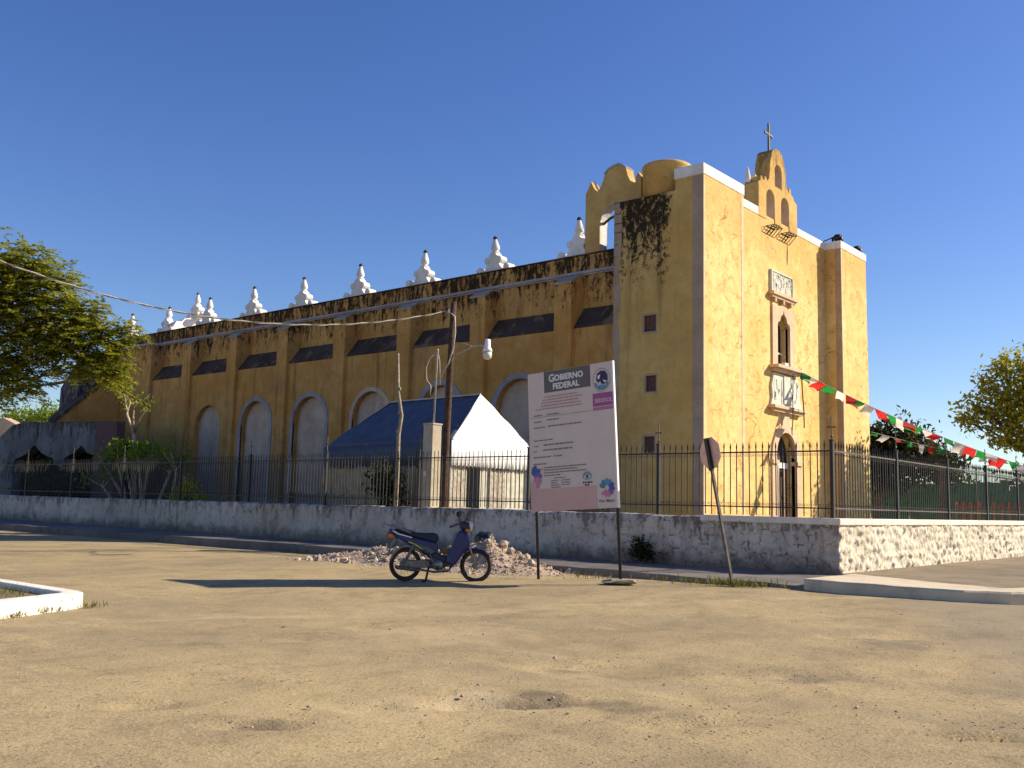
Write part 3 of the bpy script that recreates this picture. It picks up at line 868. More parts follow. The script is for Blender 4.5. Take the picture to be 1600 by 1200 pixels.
# arched gable wall standing on the nave parapet behind the tower
pgl = [(24.64, 12.2), (24.64, 15.18), (24.50, 15.42), (24.36, 15.72), (24.2, 15.40), (24.06, 15.2), (23.95, 15.22), (23.80, 15.42), (23.70, 15.66), (23.60, 15.92), (23.40, 16.08), (23.10, 16.17), (22.87, 16.20), (22.70, 16.10), (22.50, 15.95),
       (22.42, 15.62), (22.28, 15.34), (22.1, 15.22), (22.02, 15.22), (22.02, 15.42), (21.88, 15.64), (21.72, 15.42), (21.70, 12.2)]
rg = cpart('roof_gable', MB().prism(pgl, 'x', 33.50, 34.08), MAT['gable'])
cut(rg, [MB().prism(arch(22.90, 0.94, 13.62, 11.9), 'x', 33.0, 34.6)])
rg.data.materials.append(MAT['white'])
for p in rg.data.polygons:
    if abs(p.normal.x) < .3 and p.center.z < 14.7 and 21.8 < p.center.y < 23.9:
        p.material_index = 1
for yy, zz in ((24.35, 15.42), (21.87, 15.40)):
    cpart('pinnacle', MB().lathe([(.26, -.12), (.22, 0), (.015, .42)], (33.79, yy, zz), 4), MAT['cornice'], 0, rg)
cpart('weathered_top', MB().prism([(23.62, 15.88), (23.62, 15.96), (23.38, 16.14), (23.1, 16.22), (22.87, 16.25), (22.68, 16.15), (22.48, 16.0), (22.5, 15.92), (22.87, 16.16), (23.4, 16.04)], 'x', 33.47, 34.11), MAT['cornice'], 0, rg)
cpart('iron_bar', MB().tube([(33.8, 23.9, 13.72), (33.8, 23.5, 13.95), (33.8, 22.9, 14.06), (33.8, 22.3, 14.0)], 0.06, 6), MAT['rail'], 0, rg)

# nave: thick lower wall, weathered ledge, thinner upper wall and parapet
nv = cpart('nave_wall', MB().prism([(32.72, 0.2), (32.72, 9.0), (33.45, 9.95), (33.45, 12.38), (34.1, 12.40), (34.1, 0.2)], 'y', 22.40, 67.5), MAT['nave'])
BC = [25.05 + 5.0 * k for k in range(7)]
bays = [27.55 + 5.0 * k for k in range(6)]
cut(nv, [MB().prism(arch(c, 1.40, 5.62, 0.45), 'x', 32.2, 33.06) for c in bays])
cpart('far_nave_wall', MB().box(48.3, 49.5, 22.3, 67.4, 0.2, 12.38), MAT['nave'])
cpart('apse_wall', MB().box(34.05, 48.4, 66.2, 67.35, 0.2, 12.3), MAT['nave'])
cpart('roof', MB().box(34.0, 48.4, 20.3, 66.3, 11.2, 11.5), MAT['cornice'])
for i, c in enumerate(bays):
    cpart('niche_back', MB().prism(arch(c, 1.39, 5.62, 0.46), 'x', 33.03, 33.07), MAT['niche'], 0, nv)
    if i in (0, 1, 3, 4):
        n_ = 15
        o_ = arch(c, 1.66, 5.62, 0.46, n_)
        i_ = arch(c, 1.40, 5.62, 0.46, n_)
        mb = ring2d([(a, b) for a, b in o_], [(a, b) for a, b in i_], 32.68, 32.8)
        mb.v = [(y, x, z) for x, y, z in mb.v]
        cpart('arch_band', mb, MAT['cornice'], 0, nv)
    elif i == 2:
        mb = ring2d(arch(c, 1.62, 5.62, 3.2, 15), arch(c, 1.40, 5.62, 3.2, 15), 32.70, 32.8)
        mb.v = [(y, x, z) for x, y, z in mb.v]
        cpart('arch_band', mb, MAT['niche'], 0, nv)
for k, c in enumerate(bays + [57.55, 23.5]):
    lo, hi = c - 2.03, c + 2.03
    if k == 7:
        lo, hi = 22.46, 24.58
    if k == 6:
        hi = 59.4
    dx, dz = 33.45 - 32.72, 0.95
    nl = math.hypot(dx, dz)
    ox, oz = -dz / nl * 0.035, dx / nl * 0.035
    cpart('weathered_ledge', MB().prism([(32.71, 8.98), (32.72 + ox, 9.0 + oz), (33.46 + ox, 9.96 + oz), (33.47, 9.93)], 'y', lo, hi), MAT['ledge'], 0, nv)
for c in BC:
    b = cpart('buttress', MB().prism([(32.50, 0.2), (32.50, 11.0), (33.0, 11.35), (33.6, 11.42), (33.6, 0.2)], 'y', c - 0.47, c + 0.47), MAT['nave'], 0.03)
    cpart('buttress_cap', MB().prism([(32.46, 10.96), (32.46, 11.05), (33.0, 11.41), (33.5, 11.45), (33.5, 11.34), (33.0, 11.32)], 'y', c - 0.50, c + 0.50), MAT['quoin'], 0.015, b)
tb = cpart('end_bay', MB().box(32.50, 34.6, 59.4, 63.4, 0.2, 11.4), MAT['nave'], 0.03)
cpart('cornice', MB().box(33.32, 33.7, 22.42, 67.3, 11.53, 11.66).box(33.38, 33.7, 22.42, 67.3, 11.46, 11.53), MAT['cornice'], 0.012, nv)
cpart('cornice', MB().box(32.42, 33.6, 59.3, 63.5, 11.36, 11.52), MAT['cornice'], 0.012, nv)
cpart('gutter_slab', MB().box(33.38, 33.9, 22.46, 67.45, 12.395, 12.44), MAT['ledge'], 0.01, nv)
# transept arm with sloping shoulder at the far end
tp = cpart('transept', MB().prism([(34.0, 0.2), (29.95, 0.2), (29.95, 8.6), (31.2, 11.1), (32.6, 11.55), (34.0, 11.6)], 'y', 64.2, 66.6), MAT['chapel'], 0.03)
cpart('transept', MB().prism([(34.0, 0.2), (28.4, 0.2), (28.4, 6.1), (30.4, 8.0), (32.0, 9.4), (34.0, 9.6)], 'y', 63.35, 64.3), MAT['nave'], 0.03)
cpart('drain', MB().prism([(28.3, 6.05), (28.3, 6.3), (30.4, 8.25), (32.0, 9.6), (32.0, 9.4), (30.4, 8.0)], 'y', 63.2, 64.35), MAT['ledge'])
cpart('sanctuary_wall', MB().prism([(33.6, 12.3), (33.55, 12.6), (33.75, 12.85), (33.9, 13.15), (34.3, 13.2), (34.5, 13.42), (35.2, 13.62), (38.0, 13.7), (38.0, 12.3)], 'y', 59.0, 59.5), MAT['white'], 0.03)

# finials: scrolled foot, second scroll tier, turned vase with a black tip
fp = [(-.98, 0), (-.98, .10), (-.74, .12), (-.55, .20), (-.42, .36), (-.38, .52), (-.36, .80), (-.22, .90), (-.19, 1.0), (.19, 1.0), (.22, .90), (.36, .80), (.38, .52), (.42, .36), (.55, .20), (.74, .12), (.98, .10), (.98, 0)]
fme = MB().prism(fp, 'x', -0.22, 0.22).mesh('finial')
fixnormals(fme)
fme.materials.append(MAT['white'])
rr = .2
sme = MB().lathe([(rr * .85, -.3), (rr, -.26), (rr, .26), (rr * .85, .3)], (0, 0, 0), 14, 'x').mesh('scroll')
fixnormals(sme)
sme.materials.append(MAT['white'])
vm = MB().lathe([(.21, .98), (.23, 1.02), (.23, 1.07), (.13, 1.10), (.125, 1.14), (.20, 1.20), (.222, 1.28), (.20, 1.40), (.15, 1.54), (.105, 1.66), (.09, 1.72), (.09, 1.75)], (0, 0, 0), 14)
vme = vm.mesh('vase')
fixnormals(vme)
vme.polygons.foreach_set('use_smooth', [True] * len(vme.polygons))
vme.materials.append(MAT['white'])
tm = MB().lathe([(.10, 1.745), (.115, 1.79), (.10, 1.85), (.05, 1.90), (.01, 1.92)], (0, 0, 0), 10)
tme = tm.mesh('tip')
fixnormals(tme)
tme.materials.append(MAT['ledge'])
fr = random.Random(3)
for (x, y, z, s) in [(33.86, 25.2 + 4.97 * k, 12.40, 1.0) for k in range(8)] + [(33.86, 64.9, 12.40, 1.0), (35.55, 59.2, 13.55, .95), (47.5, 30, 12.3, 1.0), (47.5, 40, 12.3, 1.0)]:
    fo = inst('finial', fme, church, (x, y, z), (fr.uniform(-.035, .035), fr.uniform(-.03, .03), fr.uniform(-.05, .05)), (s, s * fr.uniform(.93, 1.06), s * fr.uniform(.95, 1.06)), True)
    for nm, me in (('vase', vme), ('tip', tme)):
        inst(nm, me, fo)
    for yy, zz, k_ in ((-.86, .20, .95), (.86, .20, .95), (-.38, .66, .85), (.38, .66, .85)):
        inst('scroll', sme, fo, (0, yy, zz), (0, 0, 0), (k_, k_, k_))

for o_ in (lt, rt, cw, bgl, rg):
    b_ = o_.modifiers.new('worn_edge', 'BEVEL')
    b_.width = 0.035
    b_.segments = 2
    b_.limit_method = 'ANGLE'
    b_.angle_limit = math.radians(50)

# ------------------------------------------------------------------ boundary wall
def wall_mesh():
    path = [(XW, 62.0), (XW, YW), (47.0, YW)]
    sec = [(0, -0.15), (0, 0.0)] + [(0, z) for z in np.linspace(0.05, 1.16, 26)] + [(0.03, 1.225), (0.10, 1.25), (0.22, 1.255), (0.34, 1.25), (0.42, 1.22), (0.45, 0.9), (0.45, 0.2)]
    s = []
    d0 = path[0][1] - path[1][1]
    ds = list(np.arange(0, d0 - 16, 0.08)) + list(np.arange(d0 - 16, d0, 0.04)) + [d0] + list(d0 + np.arange(0.045, path[2][0] - XW, 0.045))
    V = []
    for t in ds:
        row = []
        for off, z in sec:
            if t < d0 - 1e-6:
                x, y = XW + off, path[0][1] - t
                # mitre near the corner
                y = max(y, YW + off) if off > 0 else y
            elif t < d0 + 1e-6:
                x, y = XW + off, YW + off
            else:
                x, y = max(XW + (t - d0), XW + off), YW + off
            row.append((x, y, z))
        V.append(row)
    V = np.array(V)
    ts = np.array(ds)[:, None] + 0 * V[:, :, 0]
    z = V[:, :, 2]
    on_right = ts > d0
    nx_ = np.where(on_right, 0.0, -1.0)
    ny_ = np.where(on_right, -1.0, 0.0)
    rub = np.where(on_right, 1.0, sstep(d0 - 14, d0 - 3, ts) * 0.9 + 0.1)
    e, hid = cells(ts / 0.26 + 0.5 * fbm(ts * 1.5, z * 1.5, 0, 2, 4), z / 0.22 + 0.4 * fbm(ts * 1.5, z * 1.5, 5, 2, 4), 3)
    e2, hid2 = cells(ts / 0.12, z / 0.11, 8)
    rag = np.abs(fbm(ts * 7.5, z * 5.0, 3, 4, 31))
    lump = np.where(on_right, 0.05 * rag + 0.008 * hid2 + (np.minimum(e2, .14) / .14) * 0.008, (np.minimum(e, 0.18) / 0.18) * 0.045 * (0.3 + hid) + 0.035 * rag)
    disp = rub * (lump - 0.03) * np.where(on_right, 1.5, 1.0) + 0.020 * fbm(ts * 0.9, z * 0.9, 0, 4, 11) + 0.006 * fbm(ts * 6, z * 6, 0, 3, 12)
    front = np.array([1.0 if o == 0 else 0.5 if o < 0.05 else 0.0 for o, _ in sec])[None, :]
    V[:, :, 0] += nx_ * disp * front
    V[:, :, 1] += ny_ * disp * front
    topm = np.array([1.0 if zz > 1.2 else 0.0 for _, zz in sec])[None, :]
    V[:, :, 2] += topm * (0.018 * fbm(ts * 1.3, 0, 0, 4, 14) + 0.012 * fbm(ts * 5, z * 3, V[:, :, 0] * 4, 3, 15)) * np.where(ts > d0 - 3.4, 0.0, 1.0)
    n, m = V.shape[:2]
    ids = np.arange(n * m).reshape(n, m)
    F = np.stack([ids[:-1, :-1], ids[:-1, 1:], ids[1:, 1:], ids[1:, :-1]], -1).reshape(-1, 4)
    me = np_mesh('wall_body', V.reshape(-1, 3), F[:, ::-1])
    jt = np.where(on_right, (1 - np.minimum(e2, .16) / .16) * (hid2 > .45), (1 - np.minimum(e, 0.20) / 0.20) * np.clip(rub * 1.2 - .15, 0, 1)) * front
    at = me.attributes.new('joint', 'FLOAT', 'POINT')
    at.data.foreach_set('value', np.clip(jt, 0, 1).astype(np.float32).ravel())
    return me
bw = thing('boundary_wall', 'low whitewashed rubble wall with flaking plaster round the churchyard corner', 'wall', (XW + .2, YW + .2, 0.06))
wb = obj('wall_body', wall_mesh(), [MAT['wallplaster'], MAT['wallwhite']], bw, True, True)
for p in wb.data.polygons:
    if p.center.x > XW + 0.06 and p.center.y < YW + 0.5:
        p.material_index = 1
cpm = MB()
cpm.prism([(XW - 0.05, 11.6), (XW - 0.05, YW - 0.05), (47, YW - 0.05), (47, YW + 0.42), (XW + 0.42, YW + 0.42), (XW + 0.42, 11.6)], 'z', 1.13, 1.275)
obj('coping', cpm, MAT['coping'], bw, True, False, 0.02)
# single stones that stand out of the plaster by the corner
stone_meshes = []
for k in range(8):
    mb = MB().blob((0, 0, 0), (1, 1, 1), 40 + k, 0.22, 2)
    me = mb.mesh('stone')
    me.materials.append(MAT['wallplaster'])
    me.polygons.foreach_set('use_smooth', [True] * len(me.polygons))
    stone_meshes.append(me)
r4 = random.Random(5)
placed = []
for k in range(2600):
    if len(placed) > 85:
        break
    right = r4.random() < 0.0
    a = 0.25 + 9.5 * r4.random() ** 1.4
    zz = r4.uniform(0.12, 1.02)
    s = r4.uniform(0.09, 0.24) if not right else r4.uniform(0.07, 0.17)
    if any(p[0] == right and math.hypot(p[1] - a, p[2] - zz) < (p[3] + s) * 0.95 for p in placed) or zz + s > 1.12:
        continue
    placed.append((right, a, zz, s))
    th = r4.uniform(.045, .07)
    if right:
        inst('stone', r4.choice(stone_meshes), bw, (XW + a, YW + 0.005, zz), (0, r4.uniform(-.5, .5), 0), (s * r4.uniform(.8, 1.2), th, s * r4.uniform(.7, 1.1)), True)
    else:
        inst('stone', r4.choice(stone_meshes), bw, (XW + 0.012, YW + a, zz), (r4.uniform(-.5, .5), 0, 0), (th, s * r4.uniform(.8, 1.2), s * r4.uniform(.7, 1.1)), True)

# ------------------------------------------------------------------ iron fence on the wall
def picket_mesh():
    mb = MB()
    r = 0.0095
    mb.box(-r, r, -r, r, 0.06, 1.60)
    mb.lathe([(0.009, 1.58), (0.020, 1.63), (0.019, 1.66), (0.002, 1.76)], (0, 0, 0), 4)
    me = mb.mesh('picket')
    me.materials.append(MAT['iron'])
    return me
pk = picket_mesh()
pm = MB().box(-0.038, 0.038, -0.038, 0.038, 0, 1.74).box(-0.05, 0.05, -0.05, 0.05, 1.74, 1.77)
pme = pm.mesh('post')
fixnormals(pme)
pme.materials.append(MAT['iron'])
xm = MB().box(-0.010, 0.010, -0.010, 0.010, 1.76, 2.24).box(-0.009, 0.009, -0.085, 0.085, 2.03, 2.06)
xm.lathe([(0.012, 1.80), (0.03, 1.84), (0.012, 1.88)], (0, 0, 0), 8).lathe([(0.0, 2.2), (0.02, 2.23), (0.0, 2.30)], (0, 0, 0), 6)
xm.lathe([(0.004, -.02), (0.022, 0), (0.004, .02)], (0, -0.085, 2.045), 6).lathe([(0.004, -.02), (0.022, 0), (0.004, .02)], (0, 0.085, 2.045), 6)
xme = xm.mesh('post_cross')
fixnormals(xme)
xme.materials.append(MAT['rail'])
ZF = 1.24
def fence(label, p0, p1, posts, along):
    f = thing('iron_fence', label, 'fence', (p0[0], p0[1], ZF), 0, 'iron fences on the churchyard wall')
    L = math.hypot(p1[0] - p0[0], p1[1] - p0[1])
    dx, dy = (p1[0] - p0[0]) / L, (p1[1] - p0[1]) / L
    ang = math.atan2(dy, dx) - math.pi / 2
    for q in posts[1 if along == 'x' else 0:]:
        po = inst('post', pme, f, (dx * q, dy * q, 0), (0, 0, 0))
        c = inst('post_cross', xme, po, (0, 0, 0), (0, 0, ang))
    edges = sorted(posts)
    for a, b in zip(edges[:-1], edges[1:]):
        for zz, hh in ((1.50, 0.02), (0.235, 0.018)):
            mb = MB()
            if abs(dy) > abs(dx):
                y0, y1 = sorted((dy * a, dy * b))
                mb.box(-0.017, 0.017, y0 + .04, y1 - .04, zz, zz + hh * 1.7)
            else:
                x0, x1 = sorted((dx * a, dx * b))
                mb.box(x0 + .04, x1 - .04, -0.017, 0.017, zz, zz + hh * 1.7)
            obj('rail', mb, MAT['rail'] if along == 'x' else MAT['iron'], f, False)
        n = max(2, int(round((b - a) / 0.163)))
        for k in range(1, n):
            q = a + (b - a) * k / n
            inst('picket', pk, f, (dx * q, dy * q, 0), (rnd.uniform(-.004, .004), rnd.uniform(-.004, .004), 0), (1, 1, 1 + rnd.uniform(-.006, .006)))
    orn = MB()
    q = 0.1
    while q < L - 0.1 and q < 30:
        for zz in (1.445, 0.315):
            for s in (-.035, .035):
                c = (dx * (q + s), dy * (q + s), zz)
                orn.torus(c, 0.026, 0.0045, 'x' if abs(dy) > abs(dx) else 'y', 8, 4)
        q += 0.163
    so_ = obj('scrollwork', orn, MAT['iron'], f, False)
    so_['kind'] = 'stuff'
    return f
XF, YF = XW + 0.22, YW + 0.22
fence('black iron picket fence with cross-topped posts along the shaded street-side wall', (XF, YF), (XF, 58.0), [y - YF for y in (12.92, 17.13, 21.5, 26.0, 30.4, 35.1, 39.7, 44.4, 49.2, 54.0, 58.0)] + [0.0], 'y')
fence('black iron picket fence on the sunlit wall running off to the right', (XF, YF), (46.5, YF), [0.06, 4.1, 8.3, 12.3, 16.2, 20.3, 24.4], 'x')
# ------------------------------------------------------------------ stall with a blue and white canvas roof
MAT['bluetarp'] = plain('blue_canvas', (0.07, 0.083, 0.118), 0.6, 0.3, 0, 0.25, 3, 0.3)
MAT['whitetarp'] = plain('white_canvas', (0.86, 0.86, 0.84), 0.6, 0.3, 0, 0.06, 3, 0.2)
MAT['greyplank'] = plain('weathered_plank', (0.42, 0.37, 0.29), 0.9, 0.1, 0, 0.4, 7, 0.4)
MAT['cream'] = plain('cream_sheet', (0.55, 0.52, 0.42), 0.8, 0.2, 0, 0.2, 3)
MAT['tan'] = plain('tan_board', (0.40, 0.31, 0.19), 0.85, 0.1, 0, 0.25, 3, 0.3)
st = thing('canvas_stall', 'stall with a steep blue canvas roof and a bright white end behind the fence', 'stall', (25.5, 25.8, 0.35))
x0, x1, ya, yb, ze, zv = 23.34, 27.66, 22.6, 29.3, 3.50, 2.62
rx, ry0, ry1, rz = 25.5, 23.3, 28.05, 5.30
def sheet(a, b, c, d, nu, nv, sag, seed):
    """cloth panel a-b (top edge) to d-c (bottom edge) with a slight sag and ripples"""
    a, b, c, d = [np.array(p, float) for p in (a, b, c, d)]
    nrm = np.cross(b - a, d - a)
    nrm /= np.linalg.norm(nrm)
    V = []
    for i in range(nu + 1):
        for j in range(nv + 1):
            u, v = i / nu, j / nv
            p = (a * (1 - u) + b * u) * (1 - v) + (d * (1 - u) + c * u) * v
            k = sag * math.sin(math.pi * u) * math.sin(math.pi * v) + 0.035 * float(fbm(u * 9 + v * 3, v * 2.5, seed, 3, seed)) * min(1, 4 * v, 4 * (1 - v) + .2)
            V.append(tuple(p + nrm * k))
    F = [(i * (nv + 1) + j, (i + 1) * (nv + 1) + j, (i + 1) * (nv + 1) + j + 1, i * (nv + 1) + j + 1) for i in range(nu) for j in range(nv)]
    return MB().add(V, F)
def cloth(name, mb, mat, parent):
    o = obj(name, mb, mat, parent, True, True, recalc=False)
    m = o.modifiers.new('thick', 'SOLIDIFY')
    m.thickness = 0.012
    return o
cloth('roof_panel', sheet((rx, ry0, rz), (rx, ry1, rz - .05), (x0, yb, ze - .1), (x0, ya, ze), 24, 14, 0.06, 1), MAT['bluetarp'], st)
cloth('roof_panel', sheet((rx, ry0, rz), (rx, ry1, rz - .05), (x1, yb, ze - .1), (x1, ya, ze), 24, 14, -0.06, 2), MAT['bluetarp'], st)
cloth('end_panel', sheet((rx - .03, ry0, rz), (rx + .03, ry0, rz), (x1, ya, ze), (x0, ya, ze), 24, 16, -0.06, 3), MAT['whitetarp'], st)
cloth('end_panel', sheet((rx - .03, ry1, rz - .05), (rx + .03, ry1, rz - .05), (x1, yb, ze - .1), (x0, yb, ze - .1), 14, 10, 0.06, 4), MAT['bluetarp'], st)
def valance(pa, pb, mat, n, seed):
    V, F = [], []
    rr = random.Random(seed)
    for i in range(n * 4 + 1):
        u = i / (n * 4)
        p = Vector(pa) * (1 - u) + Vector(pb) * u
        drop = (p.z - zv) - 0.06 * abs(math.cos(i * math.pi / 4)) + rr.uniform(-.015, .015)
        V += [tuple(p), (p.x, p.y, p.z - drop * .5 + 0.0), (p.x, p.y, p.z - drop)]
    for i in range(n * 4):
        for j in (0, 1):
            F.append((i * 3 + j, i * 3 + 3 + j, i * 3 + 4 + j, i * 3 + 1 + j))
    cloth('valance', MB().add(V, F), mat, st)
valance((x0, ya - .01, ze), (x1, ya - .01, ze), MAT['whitetarp'], 22, 1)
valance((x0 - .01, ya, ze), (x0 - .01, yb, ze - .1), MAT['bluetarp'], 26, 2)
obj('ridge_rope', MB().tube([(rx, ry0, rz + .03), (rx, ry1, rz - .02)], 0.03, 6).tube([(rx, ry1, rz - .02), (rx - .1, ry1 + .5, rz - .05)], 0.02, 5), MAT['cream'], st)
for x, y in ((x0 + .06, ya + .08), (x1 - .06, ya + .08), (x0 + .06, yb - .08), (x1 - .06, yb - .08), (x0 + .06, 26.0), (25.4, ya + .08)):
    obj('post', MB().tube([(x, y, 0.3), (x + .01, y, ze - .05)], 0.045, 8), MAT['greyplank'], st)
r5 = random.Random(9)
x = x0 + 0.12
while x < x1 - 0.1:
    wd = r5.uniform(0.10, 0.19)
    m_ = MAT['cream'] if 24.9 < x < 25.35 or x > 26.2 else MAT['greyplank']
    if not (24.25 < x < 24.9):
        obj('plank', MB().box(x, x + wd - 0.015, ya + .10 + r5.uniform(0, .015), ya + .13, 0.35, r5.uniform(2.60, 2.75)), m_, st)
    x += wd
y = ya + 0.2
while y < yb - 0.2:
    wd = r5.uniform(0.5, 0.62)
    obj('side_board', MB().box(x0 + .05, x0 + .08, y, y + wd - .015, 0.35, 2.58 + r5.uniform(-.03, .03)), MAT['tan'], st)
    y += wd
obj('counter', MB().box(x0 + .15, x1 - .15, ya + .3, ya + .7, 1.2, 1.26), MAT['greyplank'], st)

# ------------------------------------------------------------------ poles and wires
MAT['polewood'] = plain('creosoted_wood', (0.085, 0.05, 0.032), 0.85, 0.15, 0, 0.45, 9, 0.5)
MAT['stick'] = plain('bleached_stick', (0.30, 0.25, 0.18), 0.9, 0.1, 0, 0.4, 9, 0.5)
MAT['galv'] = plain('galvanised_pipe', (0.42, 0.40, 0.36), 0.5, 0.4, 0.4, 0.2, 8)
MAT['lampwhite'] = plain('lamp_housing', (0.78, 0.78, 0.76), 0.45, 0.4, 0, 0.1, 6)
MAT['lampglass'] = plain('frosted_lens', (0.62, 0.57, 0.48), 0.3, 0.5, 0, 0.1, 6)
MAT['cable'] = plain('pale_cable', (0.50, 0.44, 0.36), 0.6, 0.3, 0, 0.3, 20)
up = thing('utility_pole', 'dark wooden utility pole with a white street lamp on a bent arm', 'pole', (21.5, 21.08, 0.35))
obj('pole', MB().tube([(21.5, 21.09, 0.3), (21.5, 21.05, 3), (21.5, 20.98, 5.5), (21.5, 20.90, 7.72)], [.125, .118, .105, .092], 12), MAT['polewood'], up, True, True)
obj('lamp_arm', MB().tube([(21.5, 20.86, 5.98), (21.4, 20.3, 6.08), (21.3, 19.85, 6.18), (21.2, 19.4, 6.14), (21.15, 19.15, 6.08)], 0.022, 8).tube([(21.5, 20.86, 6.42), (21.4, 20.3, 6.32), (21.33, 19.95, 6.2)], 0.014, 6), MAT['galv'], up, True, True)
lh = MB().lathe([(0.05, .32), (0.085, .30), (0.09, .10), (0.105, .06), (0.14, .0), (0.145, -.06)], (21.13, 19.08, 5.98), 16)
lo = obj('lamp_head', lh, MAT['lampwhite'], up, True, True)
obj('lamp_lens', MB().lathe([(0.135, 0), (0.135, -.10), (0.12, -.18), (0.08, -.20), (0.02, -.205)], (21.13, 19.08, 5.90), 16), MAT['lampglass'], lo, True, True)
obj('drop_wire', MB().tube([(21.42, 21.02, 7.42), (21.38, 20.72, 7.2), (21.36, 20.66, 6.7), (21.36, 20.72, 6.2), (21.38, 20.95, 5.7), (21.4, 21.3, 5.3), (21.5, 21.4, 5.1)], 0.022, 6), MAT['cable'], up, True, True)
obj('insulator', MB().lathe([(0.03, 0), (0.05, .03), (0.03, .06), (0.05, .09), (0.02, .12)], (21.4, 21.0, 7.36), 8), MAT['lampwhite'], up)
# twisted supply cable sagging across the street
A_, B_ = Vector((21.42, 21.02, 7.44)), Vector((8.6, 25.0, 7.30))
pts, pt2 = [], []
N_ = 170
for i in range(N_ + 1):
    t = i / N_
    p = A_.lerp(B_, t)
    p.z -= 4 * 1.08 * t * (1 - t)
    a = t * 95
    pts.append((p.x + .014 * math.cos(a), p.y + .014 * math.cos(a), p.z + .014 * math.sin(a)))
    pt2.append((p.x - .014 * math.cos(a), p.y - .014 * math.cos(a), p.z - .014 * math.sin(a)))
cb = MB().tube(pts, 0.016, 5)
MAT['cabledark'] = plain('dark_cable', (0.16, 0.14, 0.12), 0.6, 0.3, 0, 0.3, 20)
cbl = tag(obj('power_cable', cb, MAT['cable']), 'twisted pale power cable sagging from the wooden pole across the sky', 'cable')
obj('second_strand', MB().tube(pt2, 0.014, 5), MAT['cabledark'], cbl)
# brick meter pillar with its conduit
MAT['pillar'] = plaster('pillar_render', (0.48, 0.42, 0.32), (0.40, 0.34, 0.25), (0.3, 0.24, 0.18), None, None, 0.8, 0.62, None, 0.6)
mp = thing('meter_pillar', 'square rendered meter pillar with a thin metal conduit beside the wooden pole', 'pillar', (21.6, 21.75, 0.35))
obj('pillar', MB().box(21.40, 21.80, 21.55, 21.97, 0.3, 3.84).box(21.38, 21.82, 21.53, 21.99, 3.84, 3.90), MAT['pillar'], mp, True, False, 0.015)
obj('conduit', MB().tube([(21.6, 21.72, 3.85), (21.6, 21.66, 6.18), (21.58, 21.62, 6.26), (21.52, 21.6, 6.24)], 0.03, 8), MAT['galv'], mp, True, True)
obj('meter', MB().lathe([(0.09, 0), (0.09, .08), (0.05, .12)], (21.36, 21.8, 2.3), 12, 'x'), MAT['lampglass'], mp)
obj('loose_wire', MB().tube([(21.55, 21.6, 6.2), (21.5, 21.45, 5.9), (21.48, 21.4, 5.5), (21.5, 21.42, 5.35)], 0.012, 5).tube([(21.55, 21.66, 6.2), (21.52, 21.9, 6.0), (21.5, 22.05, 5.7), (21.5, 22.0, 5.3), (21.52, 21.82, 5.1), (21.52, 21.84, 4.8)], 0.014, 5), MAT['cable'], mp, True, True)
wp = MB().tube([(21.6, 23.35, 0.3), (21.58, 23.30, 2.2), (21.6, 23.33, 3.6), (21.62, 23.24, 4.2), (21.6, 23.42, 5.0), (21.6, 23.5, 6.3)], [.075, .072, .066, .062, .05, .035], 10)
for z_, a_ in ((2.6, .5), (3.7, 2.2), (4.3, 3.6), (5.1, 1.2)):
    wp.blob((21.6 + .05 * math.cos(a_), 23.33 + .05 * math.sin(a_), z_), (.05, .05, .08), int(z_ * 10), .2, 1)
tag(obj('wooden_post', wp, MAT['stick'], None, True, True), 'thin crooked bare wooden post in front of the blue canvas roof', 'post')

# ------------------------------------------------------------------ information board
MAT['board'] = plain('printed_vinyl', (0.62, 0.52, 0.455), 0.55, 0.3, 0, 0.05, 2, obj_=True)
MAT['boardpink'] = plain('pink_print', (0.56, 0.355, 0.32), 0.55, 0.3, 0, 0.05, 2, obj_=True)
MAT['boardedge'] = plain('board_edge', (0.78, 0.74, 0.70), 0.5, 0.3, 0, 0.05, 4)
MAT['header'] = plain('grey_print', (0.125, 0.11, 0.098), 0.55, 0.3, 0, 0.05, 3)
MAT['magenta'] = plain('magenta_print', (0.36, 0.085, 0.24), 0.55, 0.3, 0, 0.05, 3)
MAT['magenta2'] = plain('pale_magenta_print', (0.42, 0.16, 0.27), 0.55, 0.3, 0, 0.05, 3)
MAT['inkwhite'] = plain('white_print', (0.72, 0.70, 0.68), 0.55, 0.3, 0, 0.03, 3)
MAT['ink'] = plain('grey_ink', (0.20, 0.175, 0.165), 0.55, 0.3, 0, 0.1, 30)
MAT['inkpink'] = plain('pink_ink', (0.46, 0.25, 0.28), 0.55, 0.3, 0, 0.1, 30)
MAT['inknavy'] = plain('navy_ink', (0.035, 0.03, 0.085), 0.55, 0.3, 0, 0.1, 30)
MAT['inkblue'] = plain('blue_ink', (0.06, 0.09, 0.30), 0.55, 0.3, 0, 0.1, 30)
MAT['inkteal'] = plain('teal_ink', (0.05, 0.22, 0.27), 0.55, 0.3, 0, 0.1, 30)
MAT['inksky'] = plain('sky_ink', (0.10, 0.26, 0.46), 0.55, 0.3, 0, 0.1, 30)
MAT['inkrose'] = plain('rose_ink', (0.52, 0.20, 0.32), 0.55, 0.3, 0, 0.1, 30)
MAT['inkviolet'] = plain('violet_ink', (0.22, 0.10, 0.32), 0.55, 0.3, 0, 0.1, 30)
ib = thing('information_board', 'tall pink-tinted government notice board on two thin steel legs', 'board', (15.42, 11.43, -0.04))
ib.rotation_euler = (math.radians(-3.6), 0, 0)
BW, BH, BT = 2.12, 2.85, 4.22        # width, height, top above the foot
def uv(u, v):
    """board coordinates: metres from the top left corner as the reader sees it"""
    return BW / 2 - u, BT - v
